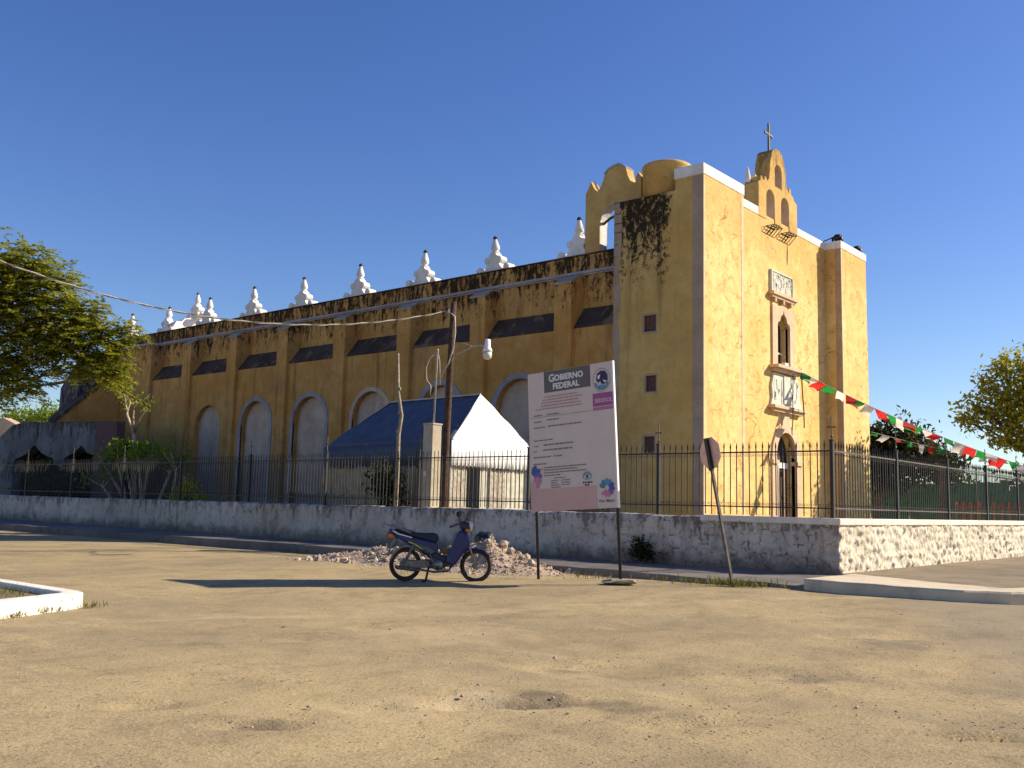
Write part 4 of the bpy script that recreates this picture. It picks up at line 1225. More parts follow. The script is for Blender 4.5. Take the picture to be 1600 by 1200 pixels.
def bpanel(name, u0, u1, v0, v1, mat, lift=0.0, thick=0.03, parent=ib):
    ya_, za_ = uv(u0, v0)
    yb_, zb_ = uv(u1, v1)
    return obj(name, MB().box(-0.02 - lift, -0.02 - lift + thick, yb_, ya_, zb_, za_), mat, parent, False)
pnl = bpanel('board_panel', 0, BW, 0, BH, MAT['board'], 0.0, 0.028)
bpanel('board_edge', BW + .001, BW + .03, -.004, BH + .004, MAT['boardedge'], 0.003, 0.055)
def print_(name, u0, u1, v0, v1, mat, lift=0.003):
    return bpanel(name, u0, u1, v0, v1, mat, lift, 0.0025, pnl)
print_('pink_field', 0.0, 1.66, 2.40, BH, MAT['boardpink'])
print_('header_field', 0.43, 1.60, 0.004, 0.44, MAT['header'])
print_('magenta_field', 1.64, BW, 0.60, 0.86, MAT['magenta'])
print_('magenta_stripe', 1.64, BW, 0.875, 0.94, MAT['magenta2'])
def text(body, u, v, size, mat, bold=0.0, align='LEFT', sx=1.0, lift=0.006):
    cu = bpy.data.curves.new('lettering', 'FONT')
    cu.body = body
    cu.size = size
    cu.align_x = align
    cu.offset = bold
    cu.extrude = 0.0005
    cu.resolution_u = 3
    to = bpy.data.objects.new('lettering', cu)
    COL.objects.link(to)
    dg = bpy.context.evaluated_depsgraph_get()
    me = bpy.data.meshes.new_from_object(to.evaluated_get(dg))
    bpy.data.objects.remove(to)
    bpy.data.curves.remove(cu)
    me.name = 'lettering'
    me.materials.clear()
    me.materials.append(mat)
    y_, z_ = uv(u, v)
    R = Matrix(((0, 0, -1, -0.02 - lift), (-sx, 0, 0, y_), (0, 1, 0, z_), (0, 0, 0, 1)))
    me.transform(R)
    o = bpy.data.objects.new('lettering', me)
    COL.objects.link(o)
    o.parent = pnl
    return o
text('G', 0.55, 0.225, 0.215, MAT['inkwhite'], 0.006)
text('OBIERNO', 0.70, 0.215, 0.165, MAT['inkwhite'], 0.006, sx=1.02)
text('FEDERAL', 0.655, 0.385, 0.165, MAT['inkwhite'], 0.006, sx=1.02)
text('SEDESOL', 1.69, 0.785, 0.105, MAT['inkwhite'], 0.0)
text('Vivir Mejor', 1.885, 2.735, 0.085, MAT['ink'], 0.001, 'CENTER')
def disc(mb, u, v, ru, rv=None, n=14, lift=0.007):
    rv = rv or ru
    y_, z_ = uv(u, v)
    V = [(-0.02 - lift, y_ + ru * math.cos(2 * math.pi * k / n), z_ + rv * math.sin(2 * math.pi * k / n)) for k in range(n)]
    mb.add(V, [tuple(range(n))])
def poly(mb, pts_, lift=0.008):
    V = [(-0.02 - lift,) + uv(u, v) for u, v in pts_]
    mb.add(V, [tuple(range(len(V)))])
def emblem(name, mb, mat):
    return obj(name, mb, mat, pnl, False)
# national arms: ring of dots, eagle in profile, wreath below
e1, e2, e3, e4 = MB(), MB(), MB(), MB()
eu, ev = 1.87, 0.345
for k in range(30):
    a = 2 * math.pi * k / 30
    if k % 2 == 0:
        disc(e1, eu + .205 * math.cos(a), ev + .225 * math.sin(a), .010, .012, 6)
    else:
        disc(e1, eu + .205 * math.cos(a), ev + .225 * math.sin(a), .007, .016, 6)
poly(e1, [(eu - .13, ev - .02), (eu - .10, ev - .13), (eu - .02, ev - .18), (eu + .08, ev - .17), (eu + .14, ev - .10), (eu + .15, ev + .01), (eu + .09, ev + .09), (eu + .0, ev + .085), (eu - .03, ev + .02), (eu - .07, ev + .05), (eu - .10, ev + .03)])
poly(e4, [(eu - .085, ev - .09), (eu - .02, ev - .11), (eu - .05, ev - .02), (eu - .09, ev - .02)], .009)
poly(e4, [(eu + .03, ev + .0), (eu + .12, ev + .03), (eu + .08, ev + .07)], .009)
for k in range(13):
    a = math.pi * (0.08 + 0.84 * k / 12)
    disc(e2 if k % 2 else e3, eu + .15 * math.cos(a), ev + .03 + .15 * math.sin(a), .026, .018, 8)
poly(e2, [(eu - .09, ev + .10), (eu + .08, ev + .10), (eu + .06, ev + .15), (eu - .06, ev + .15)])
emblem('arms_emblem', e1, MAT['inknavy'])
emblem('arms_wreath', e2, MAT['inksky'])
emblem('arms_wreath', e3, MAT['inkteal'])
emblem('arms_highlight', e4, MAT['boardedge'])
# petal rings
def petals(u, v, R, r, cols, a0, a1, n):
    groups = {}
    for k in range(n):
        a = a0 + (a1 - a0) * k / max(1, n - 1)
        m_ = cols[min(len(cols) - 1, int(k * len(cols) / n))]
        mb = groups.setdefault(m_, MB())
        cu_, cv_ = u + R * math.cos(a), v + R * math.sin(a)
        t_u, t_v = math.cos(a), math.sin(a)
        P_ = []
        for q in range(12):
            b = 2 * math.pi * q / 12
            pu, pv = r * 1.25 * math.cos(b), r * .85 * math.sin(b)
            P_.append((cu_ + pu * t_u - pv * t_v, cv_ + pu * t_v + pv * t_u))
        poly(mb, P_, .007 + .0002 * k)
    for m_, mb in groups.items():
        emblem('petal_emblem', mb, MAT[m_])
petals(1.90, 2.46, .115, .055, ['inkrose', 'board', 'inkteal', 'inkteal', 'inksky', 'inksky', 'inkblue', 'inkblue', 'inkviolet', 'inkrose'], math.radians(100), math.radians(435), 11)
petals(0.04, 2.17, .17, .085, ['inkblue', 'inkblue', 'inkviolet', 'inkrose', 'inkrose', 'boardpink'], math.radians(-65), math.radians(75), 6)
# eye emblem with lashes
ee = MB()
for k in range(9):
    a = math.pi * (1.08 + 0.84 * k / 8)
    c_, s_ = math.cos(a), math.sin(a)
    poly(ee, [(1.44 + .075 * c_ - .007 * s_, 2.20 + .06 * s_ + .007 * c_), (1.44 + .125 * c_, 2.20 + .105 * s_), (1.44 + .075 * c_ + .007 * s_, 2.20 + .06 * s_ - .007 * c_)])
disc(ee, 1.44, 2.215, .034)
emblem('eye_emblem', ee, MAT['inkblue'])
eo = MB()
for k in range(16):
    a0_, a1_ = 2 * math.pi * k / 16, 2 * math.pi * (k + 1) / 16
    poly(eo, [(1.44 + .11 * math.cos(a0_), 2.215 + .062 * math.sin(a0_)), (1.44 + .11 * math.cos(a1_), 2.215 + .062 * math.sin(a1_)), (1.44 + .095 * math.cos(a1_), 2.215 + .047 * math.sin(a1_)), (1.44 + .095 * math.cos(a0_), 2.215 + .047 * math.sin(a0_))])
emblem('eye_emblem', eo, MAT['inkteal'])
# lines of small print, too fine to read: rows of word-long strokes
def lines(rows, mat, name='small_print'):
    mb = MB()
    rr = random.Random(31)
    for u0, u1, v, h in rows:
        u = u0
        while u < u1 - .01:
            wlen = min(rr.uniform(.03, .12), u1 - u)
            y0_, z0_ = uv(u + wlen, v)
            y1_, z1_ = uv(u, v - h)
            mb.add([(-0.0262, y0_, z0_), (-0.0262, y1_, z0_), (-0.0262, y1_, z1_), (-0.0262, y0_, z1_)], [(0, 1, 2, 3)])
            u += wlen + h * .6
    o = obj(name, mb, mat, pnl, False)
    o['kind'] = 'stuff'
lines([(.42, 1.28, .54, .026), (.38, 1.38, .60, .026), (.34, 1.30, .66, .026), (.34, 1.34, .72, .026), (.20, 1.36, .78, .024)], MAT['inkpink'])
lines([(.13, .36, .905, .026), (.48, .80, .905, .026), (.14, .36, 1.035, .02), (.48, .78, 1.015, .028), (.13, .42, 1.155, .024), (.50, 1.34, 1.145, .026), (.12, .62, 1.42, .022), (.12, .24, 1.535, .022), (.37, 1.14, 1.525, .03), (.12, .2, 1.64, .022),
       (.36, 1.10, 1.63, .03), (.10, .56, 1.765, .024), (.62, .84, 1.765, .026), (.10, .44, 1.905, .026), (.10, .34, 2.01, .022), (.36, 1.42, 1.985, .022), (.36, 1.2, 2.035, .022), (.36, 1.42, 2.09, .022), (.36, .78, 2.145, .022),
       (.62, .92, 2.205, .018), (.54, .72, 2.255, .018), (.80, 1.02, 2.255, .018), (.54, .68, 2.30, .018), (.80, 1.02, 2.30, .018), (.54, .76, 2.345, .018), (.80, 1.02, 2.345, .018), (.54, .78, 2.39, .018)], MAT['ink'])
lines([(1.33, 1.56, 2.345, .034), (1.38, 1.50, 2.395, .034)], MAT['inknavy'])
bpanel('rule', .03, 1.63, .925, .932, MAT['ink'], 0.004, 0.002, pnl)
for y_ in (BW / 2 - .10, -BW / 2 + .03):
    lg_ = MB().tube([(0.03, y_, -0.15), (0.03, y_, BT - 0.02)], 0.03, 8)
    obj('leg', lg_, MAT['iron'], ib, False, True)
obj('brace', MB().box(0.012, 0.04, -BW / 2, BW / 2, BT - .12, BT - .08).box(0.012, 0.04, -BW / 2, BW / 2, BT - BH + .08, BT - BH + .12), MAT['iron'], ib, False)
MAT['footing'] = plain('footing_concrete', (0.34, 0.29, 0.21), 0.95, 0.1, 0, 0.3, 9, 0.8)
obj('footing', MB().blob((0.03, -BW / 2 + .03, -.02), (.30, .36, .055), 3, .25, 2), MAT['footing'], ib, False)

# ------------------------------------------------------------------ leaning octagonal road sign seen from behind
MAT['signback'] = plain('sign_back', (0.62, 0.41, 0.34), 0.6, 0.3, 0, 0.2, 9)
MAT['signred'] = plain('sign_face', (0.45, 0.03, 0.02), 0.5, 0.4, 0, 0.1, 9)
os_ = thing('road_sign', 'octagonal road sign seen from behind on a post leaning to the left', 'sign', (16.72, 8.71, -0.03))
ln = Vector((0.0, 0.57, 2.86)).normalized()
nrm = Vector((-0.915, 0.40, 0.0))
nrm = (nrm - ln * nrm.dot(ln)).normalized()
sd = ln.cross(nrm).normalized()
M_ = Matrix((tuple(sd) + (0,), tuple(nrm) + (0,), tuple(ln) + (0,), (0, 0, 0, 1))).transposed()
mb = MB()
V = [M_ @ Vector((.325 * math.cos(math.pi / 8 + k * math.pi / 4), 0, 2.56 + .325 * math.sin(math.pi / 8 + k * math.pi / 4))) for k in range(8)]
V2 = [v - nrm * 0.006 for v in V]
mb.add(V + V2, [tuple(range(8))] + [(k, k + 8, (k + 1) % 8 + 8, (k + 1) % 8) for k in range(8)])
obj('sign_plate', mb, MAT['signback'], os_, False)
mb = MB().add([v - nrm * 0.009 for v in V], [tuple(range(7, -1, -1))])
obj('sign_face', mb, MAT['signred'], os_, False)
mb = MB().box(-.028, .028, 0.004, 0.05, -0.1, 2.28, M_)
obj('post', mb, MAT['rail'], os_, False)
obj('post_bracket', MB().box(-.042, .042, 0.002, 0.062, 2.22, 2.86, M_), MAT['iron'], os_, False)

# ------------------------------------------------------------------ motorcycle
MAT['bikeblue'] = plain('blue_fairing', (0.010, 0.016, 0.105), 0.32, 0.5, 0, 0.15, 5)
MAT['bikedark'] = plain('navy_panel', (0.014, 0.016, 0.045), 0.4, 0.45, 0, 0.2, 8)
MAT['tyre'] = plain('tyre_rubber', (0.055, 0.042, 0.032), 0.9, 0.15, 0, 0.3, 20)
MAT['alloy'] = plain('dull_alloy', (0.28, 0.26, 0.23), 0.45, 0.5, 0.6, 0.25, 15)
MAT['chrome'] = plain('chrome', (0.55, 0.53, 0.5), 0.25, 0.5, 0.9, 0.1, 15)
MAT['amber'] = plain('amber_lens', (0.62, 0.20, 0.02), 0.3, 0.5, 0, 0.1, 9)
MAT['redlens'] = plain('red_lens', (0.45, 0.02, 0.015), 0.3, 0.5, 0, 0.1, 9)
MAT['amberdark'] = plain('ochre_cover', (0.20, 0.11, 0.02), 0.5, 0.3, 0, 0.2, 9)
MAT['enginegrey'] = plain('dusty_engine', (0.13, 0.11, 0.085), 0.6, 0.3, 0.2, 0.35, 15)
MAT['lime'] = plain('lime_decal', (0.42, 0.45, 0.05), 0.4, 0.4, 0, 0.2, 9)
MAT['greendecal'] = plain('green_decal', (0.06, 0.13, 0.06), 0.4, 0.4, 0, 0.2, 9)
MAT['whitedecal'] = plain('white_decal', (0.62, 0.66, 0.72), 0.4, 0.4, 0, 0.1, 9)
MAT['muddy'] = plain('dusty_plastic', (0.25, 0.21, 0.15), 0.8, 0.2, 0, 0.3, 12)
MAT['seat'] = plain('seat_vinyl', (0.014, 0.016, 0.035), 0.5, 0.35, 0, 0.2, 20)
WB, WR = 1.31, 0.295
bx, by = 13.16, 13.88
ang = math.atan2(12.85 - 13.88, 14.05 - 13.16)
bk = thing('motorcycle', 'small dark blue step-through motorcycle standing on its centre stand by the rubble', 'motorcycle', (bx, by, -0.118), ang)
bk.scale = (1.05, 1.05, 1.08)
def bike(name, mb, mat, smooth=False, bevel=0.0, parent=None):
    return obj(name, mb, mat, parent or bk, False, smooth, bevel)
def slab(poly_, half, bev=0.02, name='panel', mat=None, parent=None, yc=0.0):
    return bike(name, MB().prism(poly_, 'y', yc - half, yc + half), mat, False, bev, parent)
LX, FX = 0.0, WB      # rear and front axle
for cx_, nm in ((LX, 'rear_wheel'), (FX, 'front_wheel')):
    rim = MB().torus((cx_, 0, WR), 0.235, 0.020, 'y', 36, 8)
    ro = bike(nm, rim, MAT['alloy'], True)
    ty = MB().torus((cx_, 0, WR), 0.258, 0.040, 'y', 40, 10)
    bike('tyre', ty, MAT['tyre'], True, 0, ro)
    hb = MB().lathe([(0.03, -.08), (0.065, -.06), (0.065, .06), (0.03, .08)], (cx_, 0, WR), 16, 'y')
    if cx_ == 0:
        hb.lathe([(0.06, .02), (0.105, .03), (0.105, .07), (0.08, .085)], (cx_, 0, WR), 20, 'y')
    bike('hub', hb, MAT['alloy'], True, 0, ro)
    sp = MB()
    for k in range(32):
        a = 2 * math.pi * k / 32
        b = a + (0.35 if k % 2 else -0.35)
        s = .05 if k % 4 < 2 else -.05
        sp.tube([(cx_ + .06 * math.cos(b), s, WR + .06 * math.sin(b)), (cx_ + .228 * math.cos(a), 0, WR + .228 * math.sin(a))], 0.0022, 4, False)
    bike('spokes', sp, MAT['chrome'], False, 0, ro)
# frame-side parts
bike('swingarm', MB().tube([(LX, .10, WR), (.48, .09, .33)], [.022, .028], 8).tube([(LX, -.10, WR), (.48, -.09, .33)], [.022, .028], 8), MAT['iron'], True)
bike('chain_case', MB().prism([(-.08, .27), (-.05, .22), (.42, .24), (.46, .28), (.46, .36), (.40, .39), (0.0, .36), (-.07, .33)], 'y', .095, .125), MAT['muddy'], False, 0.012)
bike('rear_mudguard', MB().prism([(.36, .46), (.30, .55), (.16, .625), (0.0, .645), (-.12, .60), (-.22, .50), (-.29, .36), (-.27, .35), (-.19, .48), (-.10, .565), (0.0, .605), (.14, .585), (.27, .51), (.33, .44)], 'y', -.06, .06), MAT['muddy'], False, 0.01)
for s in (-1, 1):
    sh = MB().tube([(-.02, s * .125, WR + .02), (.16, s * .12, .66)], .016, 8)
    for k in range(12):
        t = .18 + k * .055
        sh.torus((-.02 + .18 * t, s * .1245, WR + .02 + .345 * t), .024, .006, 'z', 10, 5)
    bike('shock_absorber', sh, MAT['alloy'], True)
bike('engine', MB().lathe([(.07, -.13), (.095, -.11), (.095, .11), (.07, .13)], (.60, 0, .30), 18, 'y').prism([(.62, .24), (.92, .30), (.95, .36), (.92, .42), (.64, .42)], 'y', -.075, .075).prism([(.44, .24), (.7, .22), (.72, .36), (.5, .42), (.42, .36)], 'y', -.10, .10), MAT['enginegrey'], False, 0.012)
fins = MB()
for k in range(6):
    fins.box(.70 + k * .038, .712 + k * .038, -.09, .09, .27, .45)
bike('cooling_fins', fins, MAT['enginegrey'])
bike('engine_cover', MB().lathe([(.085, 0), (.08, .03), (.03, .045)], (.62, -.175, .31), 16, 'y'), MAT['alloy'], True)
bike('control_cables', MB().tube([(1.0, .25, 1.04), (1.14, .16, 1.12), (1.16, .05, .95), (1.1, 0, .8)], .006, 5).tube([(1.0, -.25, 1.04), (1.15, -.16, 1.14), (1.17, -.06, .95), (1.1, 0, .8)], .006, 5), MAT['black'], True)
bike('chain_guard', MB().prism([(-.09, .28), (-.05, .23), (.42, .25), (.46, .29), (.46, .36), (.38, .385), (0.0, .36), (-.08, .34)], 'y', -.125, -.10), MAT['muddy'], False, 0.012)
bike('kick_start', MB().tube([(.56, -.15, .30), (.50, -.19, .40), (.47, -.20, .50), (.47, -.26, .50)], .010, 6), MAT['alloy'], True)
bike('exhaust', MB().tube([(.86, -.08, .28), (.80, -.13, .20), (.55, -.15, .18), (.25, -.16, .22)], .02, 8).tube([(.28, -.16, .205), (.22, -.165, .21), (-.12, -.175, .25), (-.17, -.175, .255)], [.02, .034, .036, .022], 12), MAT['enginegrey'], True)
bike('foot_rest', MB().box(.60, .64, -.26, .26, .225, .25).box(.59, .65, .16, .27, .222, .262).box(.59, .65, -.27, -.16, .222, .262), MAT['black'], False, .006)
bike('gear_pedal', MB().tube([(.60, .14, .29), (.75, .17, .22), (.80, .18, .20), (.80, .24, .20)], .009, 6).tube([(.60, .14, .29), (.5, .17, .30), (.48, .22, .30)], .009, 6), MAT['alloy'], True)
cs = MB()
for s in (-1, 1):
    cs.tube([(.44, s * .08, .26), (.40, s * .12, .08), (.385, s * .135, .0)], .014, 8).tube([(.385, s * .135, .012), (.32, s * .14, .008)], .014, 6)
cs.tube([(.41, -.11, .12), (.41, .11, .12)], .01, 6)
bike('centre_stand', cs, MAT['iron'], True)
# bodywork
tail = [(.60, .52), (.60, .70), (.40, .74), (.10, .80), (-.18, .89), (-.32, .93), (-.31, .86), (-.20, .78), (-.05, .70), (.20, .60), (.36, .48), (.50, .46)]
tp_ = slab(tail, .105, .035, 'tail_panel', MAT['bikeblue'])
under = [(.78, .47), (.76, .34), (.60, .33), (.45, .42), (.32, .50), (.24, .60), (.50, .63), (.58, .54), (.66, .48)]
slab(under, .09, .03, 'underbone', MAT['bikedark'])
shield = [(.93, .84), (.98, .92), (1.06, .93), (1.15, .84), (1.20, .72), (1.16, .61), (1.07, .51), (.97, .36), (.90, .28), (.76, .33), (.77, .46), (.84, .62)]
lsh = slab(shield, .175, .05, 'leg_shield', MAT['bikeblue'])
slab([(.62, .50), (.84, .50), (.88, .62), (.80, .60), (.70, .60)], .05, .02, 'battery_cover', MAT['amberdark'])
cowl = [(1.00, .94), (1.12, .90), (1.20, .90), (1.19, 1.00), (1.13, 1.08), (1.03, 1.10), (.97, 1.04)]
slab(cowl, .11, .04, 'headlamp_cowl', MAT['bikedark'])
bike('headlamp', MB().lathe([(.09, 0), (.10, .03), (.075, .07), (.02, .085)], (1.15, 0, 1.0), 16, 'x'), MAT['lampglass'], True)
seatp = [(-.22, .91), (-.16, .945), (.05, .905), (.20, .865), (.34, .86), (.50, .87), (.58, .85), (.615, .76), (.58, .69), (.40, .735), (.10, .80)]
slab(seatp, .12, .035, 'seat', MAT['seat'])
fm = [(1.06, .52), (1.14, .60), (1.30, .62), (1.46, .58), (1.56, .48), (1.54, .46), (1.44, .545), (1.30, .585), (1.16, .565), (1.09, .50)]
slab(fm, .055, .015, 'front_mudguard', MAT['bikeblue'])
fk = MB()
for s in (-1, 1):
    fk.tube([(1.10, s * .085, .90), (1.20, s * .085, .58), (FX, s * .085, WR)], [.024, .024, .028], 10)
bike('fork', fk, MAT['alloy'], True)
hbm = MB().tube([(.90, .33, 1.00), (.98, .30, 1.03), (1.06, .12, 1.06), (1.06, -.12, 1.06), (.98, -.30, 1.03), (.90, -.33, 1.00)], .013, 8)
bike('handlebar', hbm, MAT['iron'], True)
for s in (-1, 1):
    bike('grip', MB().tube([(.82, s * .335, .985), (.96, s * .315, 1.025)], .019, 8), MAT['black'], True)
    bike('brake_lever', MB().tube([(1.0, s * .28, 1.04), (.97, s * .36, 1.02), (.86, s * .41, 1.0)], .007, 6), MAT['alloy'], True)
    mr = MB().tube([(1.0, s * .24, 1.05), (.97, s * .28, 1.17)], .008, 6)
    mr.blob((.965, s * .30, 1.215), (.04, .075, .05), 4, .04, 2)
    bike('mirror', mr, MAT['black'], True)
    bike('indicator', MB().blob((1.14, s * .15, .93), (.045, .04, .03), 2, .03, 2), MAT['amber'], True)
    bike('tail_indicator', MB().blob((-.27, s * .12, .80), (.05, .035, .04), 2, .03, 2).tube([(-.25, s * .06, .80), (-.27, s * .12, .80)], .01, 5), MAT['amber'], True)
bike('tail_lamp', MB().prism([(-.33, .87), (-.36, .83), (-.33, .77), (-.24, .79), (-.27, .86)], 'y', -.09, .09), MAT['redlens'], False, .012)
bike('mud_flap', MB().prism([(-.22, .76), (-.30, .60), (-.335, .44), (-.315, .43), (-.28, .58), (-.17, .74)], 'y', -.075, .075), MAT['muddy'])
bike('number_plate', MB().box(-.352, -.344, -.10, .10, .52, .66), MAT['whitedecal'])
bike('grab_rail', MB().tube([(.10, .125, .86), (-.20, .13, .96), (-.36, .10, .985), (-.40, 0, .99), (-.36, -.10, .985), (-.20, -.13, .96), (.10, -.125, .86)], .013, 8), MAT['alloy'], True)
for s in (-1, 1):
    y0, y1 = (.1052, .1085) if s > 0 else (-.1085, -.1052)
    mb = MB().prism([(-.27, .90), (-.20, .885), (-.12, .845), (.12, .785), (.12, .765), (-.14, .825), (-.22, .865)], 'y', y0 + s * .010, y1 + s * .010)
    bike('white_stripe', mb, MAT['whitedecal'])
    bike('lime_decal', MB().prism([(.06, .715), (.20, .66), (.34, .57), (.30, .57), (.16, .645), (.05, .69)], 'y', y0, y1), MAT['lime'])
    bike('green_decal', MB().prism([(.22, .665), (.44, .60), (.56, .53), (.48, .50), (.36, .57)], 'y', y0, y1), MAT['greendecal'])

# ------------------------------------------------------------------ rubble heap
MAT['rubble'] = plain('limestone_rubble', (0.46, 0.36, 0.27), 0.95, 0.1, 0, 0.4, 5, 0.8)
MAT['rubblefine'] = ground_mat('rubble_grit', (0.46, 0.35, 0.26), (0.36, 0.27, 0.20), (0.18, 0.13, 0.10), 1.3)
rh = thing('rubble_heap', 'heap of broken pale limestone rubble against the pavement behind the motorcycle', 'rubble', (16.7, 16.2, -0.1))
def heap_h(x, y):
    u, v = (x - 16.75) / 1.55, (y - 16.3) / np.where(np.asarray(y) > 16.3, 5.2, 3.6)
    base = np.exp(-2.2 * u * u) * np.clip(1 - v * v, 0, 1) ** 0.8
    k = 0.34 + 0.36 * np.exp(-((np.asarray(y) - 14.9) / 1.0) ** 2) + 0.16 * np.exp(-((np.asarray(y) - 18.6) / 1.2) ** 2)
    return base * k * (1 + 0.28 * fbm(x * 1.6, y * 1.6, 0, 3, 77)) - 0.04
hx, hy = np.arange(14.6, 19.0, 0.08), np.arange(12.5, 21.8, 0.08)
HX, HY = np.meshgrid(hx, hy, indexing='ij')
gz0 = road_z(HX, HY)
HZ = gz0 - 0.03 + np.maximum(0, heap_h(HX, HY)) + 0.02 * fbm(HX * 5, HY * 5, 0, 3, 5) * (heap_h(HX, HY) > 0)
HZ = np.where(heap_h(HX, HY) <= 0.0, gz0 - 0.12, HZ)
hi_ = np.arange(HX.size).reshape(HX.shape)
hq = np.stack([hi_[:-1, :-1], hi_[1:, :-1], hi_[1:, 1:], hi_[:-1, 1:]], -1).reshape(-1, 4)
ho = obj('mound', np_mesh('mound', np.stack([HX, HY, HZ], -1).reshape(-1, 3), hq), MAT['rubblefine'], rh, True, True)
rock_me = []
for k in range(7):
    me = MB().blob((0, 0, 0), (1, 1, 1), 90 + k, 0.32, 1).mesh('rock')
    me.materials.append(MAT['rubble'])
    rock_me.append(me)
r6 = random.Random(6)
cnt = 0
small = MB()
while cnt < 260:
    x, y = r6.uniform(15.2, 18.4), r6.uniform(12.6, 21.2)
    h = float(heap_h(np.array(x), np.array(y)))
    if h < 0.0 and r6.random() > .08 or h < -0.03:
        continue
    s = r6.choice([.03, .035, .045, .05, .06, .08, .10]) * (1.25 if h > .4 else 1)
    zz = float(road_z(np.array(x), np.array(y))) - 0.03 + max(0, h) + s * .25
    inst('rock', r6.choice(rock_me), rh, (x, y, zz), (r6.uniform(0, 6), r6.uniform(0, 6), r6.uniform(0, 6)), (s, s * r6.uniform(.7, 1.1), s * r6.uniform(.5, .85)), True)
    cnt += 1
for x, y, s in ((17.1, 14.75, .12), (17.0, 15.62, .13), (16.9, 14.4, .12), (16.9, 13.9, .10), (16.7, 13.6, .10)):
    zz = -0.1 + float(heap_h(np.array(x), np.array(y))) + s * .35
    inst('rock', r6.choice(rock_me), rh, (x, y, zz), (r6.uniform(0, 6), r6.uniform(0, 6), r6.uniform(0, 6)), (s, s * .9, s * .8), True)
for k in range(2600):
    x, y = r6.gauss(16.5, 1.0), r6.gauss(16.0, 2.6)
    h = float(heap_h(np.array(x), np.array(y)))
    if h < -0.02 and r6.random() > .12 or x > 18.6:
        continue
    s = r6.uniform(.010, .034)
    small.blob((x, y, float(road_z(np.array(x), np.array(y))) + max(-.01, h - .02) + s * .3), (s, s, s * .7), k, .3, 1)
gv = obj('grit', small, MAT['rubble'], rh)
gv['kind'] = 'stuff'
bagm = MB().blob((0, 0, 0), (.20, .24, .16), 5, .16, 3)
bag = obj('refuse_bag', bagm, MAT['black'], None, True, True)
bag.location = (16.92, 15.2, 0.60)
tag(bag, 'small black refuse bag lying on top of the rubble heap', 'bag')

# loose grit on the street
gm = MB()
r7 = random.Random(8)
for k in range(1000):
    d = 3.6 + 13 * r7.random() ** 1.6
    a = r7.uniform(math.radians(8), math.radians(80))
    x, y = d * math.cos(a), d * math.sin(a)
    if k % 3 == 0:
        hx_, hy_, hr_ = r7.choice(((6.0, 5.1, .5), (5.2, 5.6, .4), (8.0, 2.1, .5), (7.9, 5.7, .3), (4.1, 5.7, .3), (6.5, 3.7, .4), (8.9, 3.9, .5)))
        x, y = r7.gauss(hx_, hr_), r7.gauss(hy_, hr_)
    s = r7.uniform(.004, .010) if r7.random() < .97 else r7.uniform(.010, .020)
    gm.blob((x, y, float(road_z(np.array(x), np.array(y))) + .005), (s, s * 1.2, s * .6), k, .3, 1)
gr = obj('street_grit', gm, MAT['rubble'])
tag(gr, 'scattered pale grit lying on the dusty street', 'grit', kind='stuff')

# ------------------------------------------------------------------ vegetation
def leaf_quads(P, D, L, W, N):
    """quads at P, long axis D (unit), half length L, half width W, roughly facing N"""
    S = np.cross(D, N)
    S /= np.maximum(1e-6, np.linalg.norm(S, axis=1))[:, None]
    L, W = np.asarray(L)[:, None], np.asarray(W)[:, None]
    V = np.stack([P - D * L, P + S * W, P + D * L, P - S * W], 1).reshape(-1, 3)
    F = np.arange(len(V)).reshape(-1, 4)
    return V, F
def rand_unit(rg, n):
    v = rg.normal(size=(n, 3))
    return v / np.linalg.norm(v, axis=1)[:, None]
def crown_points(rg, clumps, n):
    c = np.array([q[:3] for q in clumps])
    r = np.array([q[3:] if len(q) > 4 else (q[3],) * 3 for q in clumps], float)
    wgt = r.prod(1) ** (2 / 3)
    k = rg.choice(len(c), n, p=wgt / wgt.sum())
    u = rand_unit(rg, n) * (rg.random(n) ** 0.45)[:, None]
    u += 0.28 * np.clip(rg.normal(size=(n, 3)), -1.3, 1.3) * (rg.random(n) < .35)[:, None]
    return c[k] + u * r[k], u
